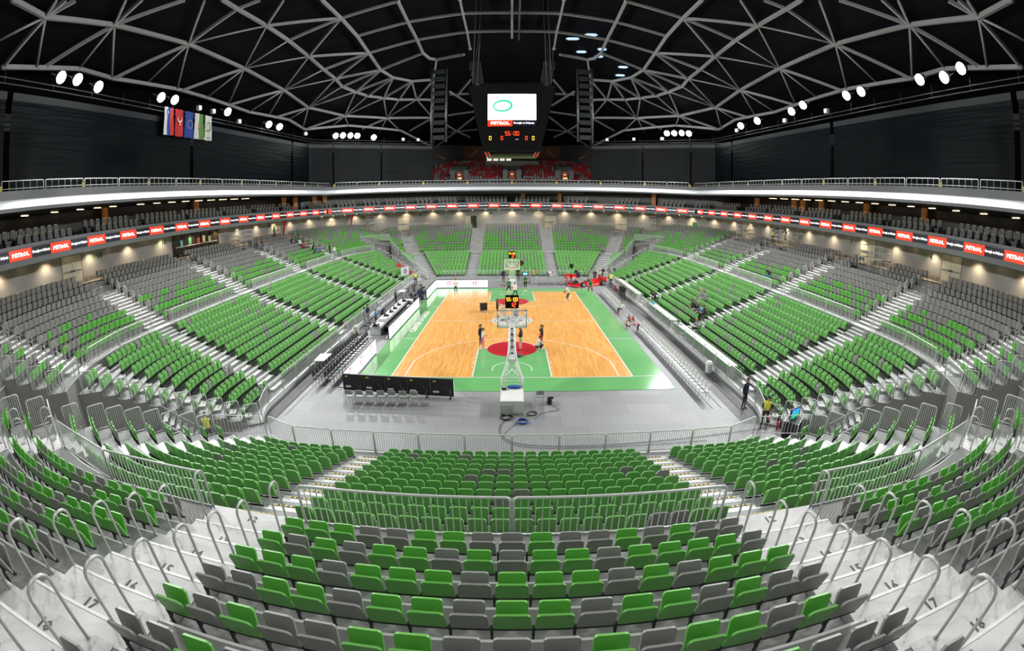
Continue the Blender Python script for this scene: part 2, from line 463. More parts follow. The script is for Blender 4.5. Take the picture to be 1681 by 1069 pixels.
SPECT = [(4, -.8, 'black', 'black'), (4, -1.5, 'black', 'cream'), (4, -2.2, 'black', 'black'), (4, -3.1, 'lblue', 'black'), (4, -3.6, 'black', 'black'), (6, .7, 'grey', 'white'), (6, .15, 'grey', 'grey'), (2, 5.7, 'black', 'black'), (2, -5.9, 'grey', 'black'), (13, -.6, 'black', 'blue')]
TAKEN = [(-1, r, y) for r, y, _ in FANS] + [(1, r, y) for r, y, _, _ in SPECT] + [(-1, 19, 8.4), (-1, 19, 9.3)]
def taken(d): return any(d['x'] * sx > 10 and d['row'] == r and abs(d['y'] - y) < .4 for sx, r, y in TAKEN)
SEATS = [d for d in SEATS if not taken(d)]
SEATS = [d for d in SEATS if (d['vis'] or d['dist'] < 14) and not (d['row'] > 18 and under_platform(d['x'], d['y']))]
RED_SEATS_AT = []
cand = sorted([d for d in SEATS if d['vis']], key=lambda d: d['dist'])
IND = cand[:300]; indset = set(id(d) for d in IND)
def seat_label(d):
    c = 'green' if d['g'] else 'grey'
    row = d['row']
    tier = f'upper row {num(row - 11)}' if row >= 12 else f'lower row {num(row)}'
    if d['side'] == 'centre': return f"{c} folding seat, {ordw(d['j'] + 1)} from the left, near centre block, {tier}"
    blk = {0: 'first', 1: 'second', 2: 'third', 3: 'fourth', 4: 'fifth', 5: 'sixth', 6: 'seventh', 7: 'eighth'}[d['blk']]
    return f"{c} folding seat, {ordw(d['j'] + 1)} outward in {d['side']} {blk} block, {tier}"
for d in IND:
    ty = 'upper' if d['row'] >= 12 else 'lower'; cn = 'green' if d['g'] else 'grey'
    t = thing('stadium_seat', seat_label(d), 'seat', (d['x'], d['y'], d['z']), math.atan2(-d['ny'], -d['nx']) - PI / 2, 'folding stadium seats in the bowl')
    for p in ('backrest', 'folding_seat', 'bracket'): obj(p, SEAT_MESH[ty, cn, p], t)
def mass_seats(name, lst, geo, mats, label, cat):
    V, FC, MI = [], [], []; off = 0
    for d in lst:
        vs, fs, ms = geo['upper' if d['row'] >= 12 else 'lower']
        a = math.atan2(-d['ny'], -d['nx']) - PI / 2; c, s = math.cos(a), math.sin(a)
        w = np.empty_like(vs); w[:, 0] = vs[:, 0] * c - vs[:, 1] * s + d['x']; w[:, 1] = vs[:, 0] * s + vs[:, 1] * c + d['y']; w[:, 2] = vs[:, 2] + d['z']
        V.append(w); FC.extend([tuple(i + off for i in f) for f in fs]); off += len(vs)
        k = d.get('mi', 0 if d['g'] else 1)
        if k == 0 and d['row'] <= 11: k = 3
        MI.extend([k if m == 0 else 2 for m in ms])
    V = np.concatenate(V); me = bpy.data.meshes.new(name); me.from_pydata(V.tolist(), [], FC)
    for m in mats: me.materials.append(m)
    me.polygons.foreach_set('material_index', MI); me.update()
    return obj(name, me, label=label, cat=cat, kind='stuff')
def merged(D_):
    vs, fs, ms = [], [], []
    for p, mbx in D_.items():
        o = len(vs); vs += mbx.v; fs += [tuple(i + o for i in f) for f in mbx.f]; ms += [1 if p == 'bracket' else 0] * len(mbx.f)
    return np.array(vs, float), fs, ms
GEO = {'upper': merged(UF), 'lower': merged(LF)}
rest = [d for d in SEATS if id(d) not in indset]
mass_seats('stadium_seats_beyond', rest, GEO, [green, grey_s, black_p, greens], 'rows of green and grey folding seats filling the rest of the bowl', 'seats')
print('SEATS', len(SEATS), 'individual', len(IND), 'maxdist', IND[-1]['dist'])

# ------------------------------------------------------------------ floor and court
def floor_mat():
    m = bpy.data.materials.new('grey_floor_panels'); m.use_nodes = True; nt = m.node_tree; b = nt.nodes['Principled BSDF']
    tc = nt.nodes.new('ShaderNodeTexCoord'); br = nt.nodes.new('ShaderNodeTexBrick')
    br.inputs['Scale'].default_value = 1.; br.inputs['Brick Width'].default_value = 2.4; br.inputs['Row Height'].default_value = 1.2
    br.inputs['Mortar Size'].default_value = .006; br.inputs['Color1'].default_value = (.25, .25, .262, 1); br.inputs['Color2'].default_value = (.30, .30, .31, 1); br.inputs['Mortar'].default_value = (.15, .145, .14, 1)
    nt.links.new(tc.outputs['Object'], br.inputs['Vector'])
    n = nt.nodes.new('ShaderNodeTexNoise'); n.inputs['Scale'].default_value = 90; nt.links.new(tc.outputs['Object'], n.inputs['Vector'])
    mx = nt.nodes.new('ShaderNodeMixRGB'); mx.blend_type = 'OVERLAY'; mx.inputs[0].default_value = .25
    nt.links.new(br.outputs['Color'], mx.inputs[1]); nt.links.new(n.outputs['Fac'], mx.inputs[2]); nt.links.new(mx.outputs[0], b.inputs['Base Color'])
    b.inputs['Roughness'].default_value = .5
    return m
def wood_mat():
    m = bpy.data.materials.new('maple_court'); m.use_nodes = True; nt = m.node_tree; b = nt.nodes['Principled BSDF']
    tc = nt.nodes.new('ShaderNodeTexCoord'); mp = nt.nodes.new('ShaderNodeMapping'); mp.inputs['Rotation'].default_value = (0, 0, PI / 2)
    br = nt.nodes.new('ShaderNodeTexBrick'); br.inputs['Scale'].default_value = 1.; br.inputs['Brick Width'].default_value = 1.1; br.inputs['Row Height'].default_value = .09
    br.inputs['Mortar Size'].default_value = .002; br.inputs['Color1'].default_value = (.80, .35, .075, 1); br.inputs['Color2'].default_value = (.95, .50, .15, 1); br.inputs['Mortar'].default_value = (.5, .25, .08, 1)
    nt.links.new(tc.outputs['Object'], mp.inputs['Vector']); nt.links.new(mp.outputs['Vector'], br.inputs['Vector'])
    n = nt.nodes.new('ShaderNodeTexNoise'); n.inputs['Scale'].default_value = 3; n.inputs['Detail'].default_value = 6
    mp2 = nt.nodes.new('ShaderNodeMapping'); mp2.inputs['Scale'].default_value = (6, .7, 1)
    nt.links.new(tc.outputs['Object'], mp2.inputs['Vector']); nt.links.new(mp2.outputs['Vector'], n.inputs['Vector'])
    mx = nt.nodes.new('ShaderNodeMixRGB'); mx.blend_type = 'OVERLAY'; mx.inputs[0].default_value = .35
    nt.links.new(br.outputs['Color'], mx.inputs[1]); nt.links.new(n.outputs['Fac'], mx.inputs[2]); nt.links.new(mx.outputs[0], b.inputs['Base Color'])
    b.inputs['Roughness'].default_value = .26
    return m
green_f = mat('green_court_paint', (.17, .47, .165), .13, var=.05, vscale=.6)
red_f = mat('red_court_paint', (.62, .012, .03), .28, var=.04)
mb = MB(); mb.quad((-40, -46, 0), (40, -46, 0), (40, 50, 0), (-40, 50, 0)); struct('floor', mb, floor_mat())
# floor tracks along the right side and left side
mb = MB()
for x in (10.15, 10.75, 11.3): mb.box((x, 0, .006), (.05, 38, .012))
for x in (-11.9, -12.4): mb.box((x, 0, .006), (.04, 40, .012))
mb.box((12.4, -.5, .004), (1.4, 41, .008)); mb.box((-12.7, -.5, .004), (.9, 41, .008))
struct('floor_tracks', mb, mat('dark_floor_strip', (.13, .13, .135), .6, var=.15))
mb = MB()
Z = .02
mb.box((0, 0, .01), (19.2, 32.1, .02)); struct('floor_court_surround', mb, green_f)
mb = MB(); mb.box((0, 0, .012), (15, 28, .022)); court = struct('floor_court', mb, wood_mat())
lines = MB()
def arc_line(cx, cy, r, a0, a1, w=.06, z=.031, n=48, mb=lines, mi=0):
    for k in range(n):
        a, b = a0 + (a1 - a0) * k / n, a0 + (a1 - a0) * (k + 1) / n
        P = [(cx + rr * math.cos(t), cy + rr * math.sin(t), z) for rr, t in ((r - w / 2, a), (r + w / 2, a), (r + w / 2, b), (r - w / 2, b))]
        mb.quad(*P, mi=mi)
def rect_line(x0, y0, x1, y1, z=.031): lines.quad((x0, y0, z), (x1, y0, z), (x1, y1, z), (x0, y1, z))
w = .07
rect_line(-7.5, -14, -7.5 + w, 14); rect_line(7.5 - w, -14, 7.5, 14); rect_line(-7.5, -14, 7.5, -14 + w); rect_line(-7.5, 14 - w, 7.5, 14)
rect_line(-7.5, -w / 2, 7.5, w / 2)
paint = MB()
for s in (-1, 1):
    # key
    P = [(-2.45, s * 14, .026), (2.45, s * 14, .026), (2.45, s * 8.2, .026), (-2.45, s * 8.2, .026)]
    paint.poly(P if s < 0 else P[::-1], 0)
    for x in (-2.45, 2.45 - w): rect_line(x, min(s * 8.2, s * 14), x + w, max(s * 8.2, s * 14))
    paint.add([(1.8 * math.cos(2 * PI * k / 48), s * 8.2 + 1.8 * math.sin(2 * PI * k / 48), .029) for k in range(48)], [tuple(range(48))], 1)
    rect_line(-2.45, s * 8.2 - w / 2, -1.8, s * 8.2 + w / 2); rect_line(1.8, s * 8.2 - w / 2, 2.45, s * 8.2 + w / 2)
    a0, a1 = (0, PI) if s < 0 else (PI, 2 * PI)
    arc_line(0, s * 8.2, 1.8, a0, a1)
    bx = s * (14 - 1.575)
    t = math.acos(6.6 / 6.75)
    if s < 0: arc_line(0, bx, 6.75, t, PI - t)
    else: arc_line(0, bx, 6.75, PI + t, 2 * PI - t)
    for x in (-6.6, 6.6): rect_line(x - w / 2, min(s * 14, bx - s * 6.75 * math.sin(t)), x + w / 2, max(s * 14, bx - s * 6.75 * math.sin(t)))
    arc_line(0, bx, 1.25, a0, a1, n=24)
    for x in (-1.25, 1.25): rect_line(x - w / 2, min(bx, bx + s * .375), x + w / 2, max(bx, bx + s * .375))
    for dy in (1.75, 2.6, 2.95, 3.8, 4.65):
        for x in (-2.6, 2.5): rect_line(x, s * (14 - dy) - .05, x + .12, s * (14 - dy) + .05)
    rect_line(-9.55, s * 5.7 - w / 2, -7.5, s * 5.7 + w / 2); 
rect_line(7.5, -5.7 - w / 2, 9.5, -5.7 + w / 2)
rect_line(7.5, -13.95, 9.5, -13.9)
struct('floor_court_paint', paint, [mat('green_key_paint', (.18, .48, .18), .2, var=.05, vscale=.6), red_f])
put_text(lines, 'CENTER STOŽICE', (-8.35, -.1, .031), (0, 1, 0), (-1, 0, 0), w=7.4, h=.72, bold=.03, res=3)
struct('floor_court_lines', lines, whitem)
# centre circle emblem
em = MB(); Zc = .034
em.add([(1.8 * math.cos(2 * PI * k / 64), 1.8 * math.sin(2 * PI * k / 64), Zc) for k in range(64)], [tuple(range(64))], 0)
for k in range(26):
    a = 2 * PI * k / 26
    arc_line(0, 0, 1.57, a, a + .13, w=.17, z=Zc + .003, n=2, mb=em, mi=1)
arc_line(0, 0, 1.32, 0, 2 * PI, w=.035, z=Zc + .003, mb=em, mi=1)
arc_line(0, 0, .85, -2.7, -.5, w=.16, z=Zc + .004, n=16, mb=em, mi=2)
def blob(pts, mi, z=Zc + .005): em.add([(x, y, z) for x, y in pts], [tuple(range(len(pts)))], mi)
blob([(-1.15, .1), (-.9, .55), (-.45, .78), (-.1, .7), (-.3, .45), (-.05, .25), (-.35, .05), (-.2, -.2), (-.6, -.3), (-.95, -.2)], 1)
blob([(.05, .75), (.5, .6), (.75, .35), (.4, .42), (.1, .5)], 1)
blob([(.55, .25), (1.2, .3), (.85, -.05), (1.0, -.5), (.6, -.2)], 2)
blob([(-1.2, -.15), (-1.05, -.55), (-.7, -.8), (-.85, -.45)], 2)
blob([(-.15, .05), (.25, .15), (.4, -.15), (.15, -.4), (-.15, -.3)], 3)
em.build('centre_circle_emblem', [whitem, mat('emblem_black', (.03, .03, .035), .3), mat('emblem_red', (.55, .05, .04), .3), mat('emblem_blue', (.12, .25, .36), .3)], kind='structure')

# ------------------------------------------------------------------ rings: LED ribbon, boxes, balcony, curtain, wall
def R_ring(phi, off):
    """distance from (0,1) along azimuth phi (0 = +y, positive to +x) of the oval ring moved out by off"""
    dx, dy = math.sin(phi), math.cos(phi); lo, hi = 5., 90.
    def inside(t):
        x, y = dx * t, 1 + dy * t
        return abs(x) < 30 + off - .00173 * y * y and y < 43 + off - .01727 * x * x and y > -42 - off + .01727 * x * x
    for _ in range(40):
        m = (lo + hi) / 2
        if inside(m): lo = m
        else: hi = m
    return lo
def ringp(phi, off, z): t = R_ring(phi, off); return (math.sin(phi) * t, 1 + math.cos(phi) * t, z)
def bowlp(phi, r, z): t = R_bowl(phi, r); return (math.sin(phi) * t, 1 + math.cos(phi) * t, z)
KINK = None
best = 0
for k in range(2000):
    p = R(20) + R(50) * k / 2000
    x = R_ring(p, 0)
    if x > best: best = x; KINK = p
PHIS = sorted(set([R(k * 2.) for k in range(-90, 90)] + [KINK, -KINK, PI - KINK, -(PI - KINK)]))
def band(mb, f0, f1, mi=0, phis=None):
    ph = phis or PHIS; n = len(ph)
    for k in range(n if phis is None else n - 1):
        a, b = ph[k], ph[(k + 1) % n]
        mb.quad(f0(a), f0(b), f1(b), f1(a), mi)
def azw(phi):
    c = math.cos(phi)
    wf = sstep((c - .45) / .35); wn = sstep((-c - .45) / .35); return wn, 1 - wn - wf, wf
def zwall(phi): wn, ws, wf = azw(phi); return 7.24 * wn + 7.12 * ws + 6.15 * wf
RW = 19.5
mb = MB(); band(mb, lambda p: bowlp(p, 17.8, zwall(p) - .02), lambda p: bowlp(p, RW, zwall(p) - .02)); struct('floor_concourse', mb, concrete)
mb = MB(); band(mb, lambda p: bowlp(p, RW, 5.5), lambda p: bowlp(p, RW, 9.55)); struct('wall_concourse', mb, wallm)
mb = MB(); band(mb, lambda p: ringp(p, .12, 9.45), lambda p: bowlp(p, RW + .3, 9.5) if R_bowl(p, RW + .3) > R_ring(p, .5) else ringp(p, .5, 9.5)); struct('ceiling_soffit', mb, mat('soffit_grey', (.22, .22, .22), .6, var=.05))
mb = MB()
band(mb, lambda p: ringp(p, .12, 9.45), lambda p: ringp(p, .05, 9.8)); band(mb, lambda p: ringp(p, .05, 9.8), lambda p: ringp(p, .05, 10.5))
band(mb, lambda p: ringp(p, .05, 10.48), lambda p: ringp(p, .05, 10.72)); band(mb, lambda p: ringp(p, .05, 10.72), lambda p: ringp(p, .3, 10.72)); band(mb, lambda p: ringp(p, .3, 10.72), lambda p: ringp(p, .3, 10.2))
struct('wall_parapet', mb, balcony_g)  # parapet wall at the front of the box level
mb = MB()
band(mb, lambda p: ringp(p, .3, 10.15), lambda p: ringp(p, 1.35, 10.15)); band(mb, lambda p: ringp(p, 1.35, 10.15), lambda p: ringp(p, 1.35, 10.6)); band(mb, lambda p: ringp(p, 1.35, 10.6), lambda p: ringp(p, 6, 10.6))
struct('floor_box_level', mb, deck)
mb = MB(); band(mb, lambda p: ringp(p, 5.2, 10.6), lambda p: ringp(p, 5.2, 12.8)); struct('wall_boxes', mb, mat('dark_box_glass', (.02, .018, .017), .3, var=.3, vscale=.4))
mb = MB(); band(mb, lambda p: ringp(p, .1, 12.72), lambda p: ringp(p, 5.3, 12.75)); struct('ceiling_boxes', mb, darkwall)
mb = MB()
band(mb, lambda p: ringp(p, -.05, 12.72), lambda p: ringp(p, -.05, 12.95), 1)
band(mb, lambda p: ringp(p, -.05, 12.95), lambda p: ringp(p, .4, 13.5), 0)
band(mb, lambda p: ringp(p, .4, 13.5), lambda p: ringp(p, .4, 14.05), 1)
band(mb, lambda p: ringp(p, .4, 14.05), lambda p: ringp(p, 6, 14.05), 2)
struct('wall_balcony', mb, [balcony_w, balcony_g, deck])
# LED ribbon with its adverts
class Path:
    def __init__(s, off):
        ph = [PI * k / 1500 for k in range(1501)]; P = [ringp(p, off, 0)[:2] for p in ph]
        s.P = np.array(P); s.S = np.concatenate([[0], np.cumsum(np.hypot(*np.diff(s.P, axis=0).T))])
    def at(s, t):
        a = abs(t); x = np.interp(a, s.S, s.P[:, 0]); y = np.interp(a, s.S, s.P[:, 1]); a2 = a + .05; a1 = max(0, a - .05)
        tx = np.interp(a2, s.S, s.P[:, 0]) - np.interp(a1, s.S, s.P[:, 0]); ty = np.interp(a2, s.S, s.P[:, 1]) - np.interp(a1, s.S, s.P[:, 1])
        l = math.hypot(tx, ty); tx /= l; ty /= l
        if t < 0: return (-x, y), (tx, -ty)
        return (x, y), (tx, ty)
PR = Path(0.)
def on_ring(mb, vs, fs, s0, z0, mi, d=0.):
    out = []
    for x, y in vs:
        (px, py), (tx, ty) = PR.at(s0 + x); out.append((px + ty * -d * -1 * -1, py - tx * -d * -1, z0 + y) if False else (px - ty * -d, py + tx * -d, z0 + y))
    mb.add(out, fs, mi)
LZ0, LZ1 = 9.83, 10.46; LP = 3.727; LW = 1.95
mb = MB(); n = 70
S_END = 96.
ss = np.arange(-S_END, S_END, 1.2)
for a in ss: on_ring(mb, [(0, LZ0), (1.2, LZ0), (1.2, LZ1), (0, LZ1)], [(0, 1, 2, 3)], a, 0, 0, .04)
tv, tf, td = text_geo('PETROL', 1, .045, 1); ev, ef, ed = text_geo('Energija za življenje', 1, .02, 1)
for k in range(-26, 27):
    a = -.45 + LP * k
    if abs(a) > 93: continue
    for q in range(2): on_ring(mb, [(LW / 2 * q, LZ0), (LW / 2 * (q + 1), LZ0), (LW / 2 * (q + 1), LZ1), (LW / 2 * q, LZ1)], [(0, 1, 2, 3)], a, 0, 1, .06)
    on_ring(mb, [(v[0] * 1.5 / td[0], v[1] * .27 / td[1]) for v in tv], tf, a + LW / 2, (LZ0 + LZ1) / 2, 2, .08)
    on_ring(mb, [(v[0] * 1.62 / ed[0], v[1] * .22 / ed[1]) for v in ev], ef, a + LW + (LP - LW) / 2, (LZ0 + LZ1) / 2, 2, .08)
mb.build('led_ribbon_display', [led_b, red_e, white_e], label='long LED ribbon running round the bowl with red PETROL adverts', cat='display')

# outer walls and roof skin
def dome(x, y): return 23.5 + 12 * (1 - (x / 38.) ** 2 - ((y - 2) / 49.) ** 2)
mb = MB(); band(mb, lambda p: ringp(p, 12, 10), lambda p: ringp(p, 12, 30)); struct('wall_outer', mb, darkwall)
mb = MB(); N_ = 40
for i in range(N_):
    for k in range(72):
        def PP(i, k):
            p = 2 * PI * k / 72; t = R_ring(p, 13) * i / N_; x, y = math.sin(p) * t, 1 + math.cos(p) * t
            return (x, y, max(dome(x, y) + .7, 22.3))
        mb.quad(PP(i, k), PP(i, k + 1), PP(i + 1, k + 1), PP(i + 1, k))
struct('ceiling', mb, roofm)
# ------------------------------------------------------------------ stairs, handrails, fences
def frame_at(s, r, sx):
    x, y, nx, ny = pos(s, r, sx); return x, y, math.atan2(-ny, -nx) - PI / 2
def visible(x, y, z, m=30):
    if y < -41: return False
    u, v = project(x, y, z); return -m < u < 1681 + m and -m < v < 1069 + m
def sname(sx): return 'left' if sx < 0 else 'right'
AN_L = ['beside the lower centre block behind the basket', 'through the near lower corner block', 'at the near end of the lower side stand', 'first up the lower side stand', 'second up the lower side stand', 'third up the lower side stand', 'fourth up the lower side stand', 'wide one through the far lower corner', 'beside the far lower centre block']
AN_U = ['by the upper near centre block', 'in the upper near corner', 'at the upper side near end', 'first on the upper side', 'second on the upper side', 'third on the upper side', 'fourth on the upper side', 'in the upper far corner', 'by the far upper centre block']
def stair(ai, sx, lower):
    a0, a1 = (AISLES_L if lower else AISLES_U)[ai]
    rows = range(1, 12) if lower else range(12, 21)
    mb = MB(); bright = not lower
    mid = a0
    st_ok = False
    tx = []
    for i in rows:
        if not lower and 12 <= i <= 15 and ((a0[0] == 'na' and 33 < a0[1] < 52) or (a0[0] == 'fa' and 38 < a0[1] < 56)): continue
        zt = prof(i, mid)[1]; zn = prof(i + 1, mid)[1]
        r1 = rfront(i + 1, mid); r0 = r1 - .40
        if i == 11: steps = [(r1 - .30 * (3 - k), prof(11, mid)[1] + (zn - zt) * (k + 1) / 4) for k in range(3)]
        else: steps = [(r0, (zt + zn) / 2)]
        for r_, zz in steps:
            P = []
            rend = r1
            for q in (a0, a1):
                for r in (r_, rend):
                    x, y, _, _ = pos(s_of(q, r), r, sx); P.append((x, y))
            A0, A1, B0, B1 = P
            def h(p, z): return (p[0], p[1], z)
            mb.quad(h(A0, zt), h(B0, zt), h(B0, zz), h(A0, zz), 1); mb.quad(h(A0, zz), h(B0, zz), h(B1, zz), h(A1, zz), 0)
            mb.quad(h(A0, zt), h(A0, zz), h(A1, zz), h(A1, zt), 1); mb.quad(h(B0, zt), h(B1, zt), h(B1, zz), h(B0, zz), 1)
            # nosing
            P2 = []
            for q in (a0, a1):
                for r in (r_ - .004, r_ + .05): x, y, _, _ = pos(s_of(q, r), r, sx); P2.append((x, y))
            mb.quad(h(P2[0], zz + .006), h(P2[2], zz + .006), h(P2[3], zz + .006), h(P2[1], zz + .006), 2)
            if lower and ai == 0:
                m = 7
                for k in range(m):
                    t0, t1 = .12 + .76 * k / m, .12 + .76 * (k + .5) / m
                    for jj, (u0, u1) in enumerate(((t0, t1), (t1, .12 + .76 * (k + 1) / m))):
                        pts = []
                        for t, r in ((u0, r_ + .0), (u1, r_ + .0), (u1, r_ + .07), (u0, r_ + .07)):
                            p0 = pos(s_of(a0, r), r, sx); p1 = pos(s_of(a1, r), r, sx); pts.append((p0[0] + (p1[0] - p0[0]) * t, p0[1] + (p1[1] - p0[1]) * t, zz + .012))
                        mb.quad(*pts, mi=3 if jj else 4)
        # bright tread surface of the aisle
        if not lower:
            P = []
            for q in (a0, a1):
                for r in (rfront(i, mid) + .002, r0): x, y, _, _ = pos(s_of(q, r), r, sx); P.append((x, y))
            mb.quad((*P[0], zt + .009), (*P[2], zt + .009), (*P[3], zt + .009), (*P[1], zt + .009), 0)
            if ai <= 2 and i <= 19:
                c = pos((s_of(a0, r0) + s_of(a1, r0)) / 2, rfront(i, mid) + .2, sx); nx, ny = c[2], c[3]
                tx.append(MB()); put_text(tx[-1], str(i), (c[0] + nx * .05, c[1] + ny * .05, zt + .016), (-ny, nx, 0), (-nx, -ny, 0), h=.2, bold=.015, res=1)
    nm = (AN_L if lower else AN_U)[ai]
    o = mb.build('staircase', [concrete_s if not lower else steel, concrete if not lower else deck, nosing if not lower else steel_l, yellow, tape_b], label=f"{'pale concrete' if not lower else 'grey metal'} stairs on the {sname(sx)}, {nm}", cat='stairs')
    for t_ in tx: t_.build('row_number', mat('black_stencil', (.08, .08, .08), .7), o)
for sx in (-1, 1):
    for ai in range(9):
        stair(ai, sx, True); stair(ai, sx, False)

def hoop_mesh(h=1.08, w=.36, r=.024, n=8):
    mb = MB(); rr = .15
    pts = [(0, 0, 0), (0, 0, h - rr)] + [(0, rr - rr * math.cos(a), h - rr + rr * math.sin(a)) for a in np.linspace(0, PI / 2, 4)[1:]] + \
          [(0, w - rr + rr * math.sin(a), h - rr + rr * math.cos(a)) for a in np.linspace(0, PI / 2, 4)[0:]] + [(0, w, 0)]
    mb.tube(pts, r, n)
    for y in (0, w): mb.cyl((0, y, .008), .05, .016, 8)
    return mb.mesh('hoop', steel)
HOOP = hoop_mesh(); HOOP_S = hoop_mesh(.95, .32, .022, 5)
cnt = 0
for sx in (-1, 1):
    for ai, (a0, a1) in enumerate(AISLES_U):
        for side in (0, 1):
            q = (a0, a1)[side]
            for i in range(12, 21):
                if ai == 2 and i < 16 and side == 0: pass
                if i <= 15 and ((q[0] == 'na' and 33 < q[1] < 52) or (q[0] == 'fa' and 38 < q[1] < 56)): continue
                r = rfront(i, q) + .1; s = s_of(q, r) + ((.16 if side == 0 else -.16) if ai else (.42 if side == 0 else -.02))
                x, y, a = frame_at(s, r, sx); z = prof(i, q)[1]
                if not visible(x, y, z + .8): continue
                # mesh runs from y=0 to y=w, pointing outward from the court
                o = obj('stair_handrail', HOOP if y < -28 else HOOP_S, None, (x, y, z), a + PI, f"handrail at step {num(i)}, {'outer' if side else 'inner'} edge of {sname(sx)} stairs {AN_U[ai]}", 'handrail', 'tube handrails on the upper stairs')
                cnt += 1
print('HOOPS', cnt)

PAN = {}
def panel_mesh(w, h, nb, r=.026, bars=.011, bottom=.08, mid=False, seg=6):
    k = (round(w, 1), h, nb, r, mid, bottom)
    if k in PAN: return PAN[k]
    w = round(w, 1); mb = MB(); rr = .09; x0 = -w / 2 + .03; x1 = w / 2 - .03
    pts = [(x0, 0, 0), (x0, 0, h - rr)] + [(x0 + rr - rr * math.cos(a), 0, h - rr + rr * math.sin(a)) for a in np.linspace(0, PI / 2, 4)[1:]] + \
          [(x1 - rr + rr * math.sin(a), 0, h - rr + rr * math.cos(a)) for a in np.linspace(0, PI / 2, 4)] + [(x1, 0, 0)]
    mb.tube(pts, r, seg)
    mb.tube([(x0, 0, bottom), (x1, 0, bottom)], r * .8, seg)
    if mid: mb.tube([(x0, 0, h * .55), (x1, 0, h * .55)], r * .6, 4)
    for j in range(nb):
        x = x0 + (x1 - x0) * (j + 1) / (nb + 1); mb.box((x, 0, (h + bottom) / 2), (bars * 1.6, bars * 1.6, h - bottom - .01))
    PAN[k] = mb.mesh('rail_panel', steel_l); return PAN[k]
def run_panels(b0, b1, r, sx, zf, h, wmax, label, group, name='railing_panel', nbm=9., kw={}, r_tube=.026):
    s0, s1 = s_of(b0, r), s_of(b1, r); n = max(1, int(round((s1 - s0) / wmax))); w = (s1 - s0) / n; k = 0
    for j in range(n):
        p = pos(s0 + w * j, r, sx); q = pos(s0 + w * (j + 1), r, sx); m = ((p[0] + q[0]) / 2, (p[1] + q[1]) / 2)
        ww = math.dist(p[:2], q[:2]); a = math.atan2(q[1] - p[1], q[0] - p[0])
        if not visible(m[0], m[1], zf + h * .5, 60): continue
        o = obj(name, panel_mesh(ww, h, int(ww * nbm), r_tube, **kw), None, (m[0], m[1], zf), a, label.replace('#', ordw(j + 1)), 'railing', group)
        o.scale = (ww / max(round(ww, 1), .1), 1, 1)
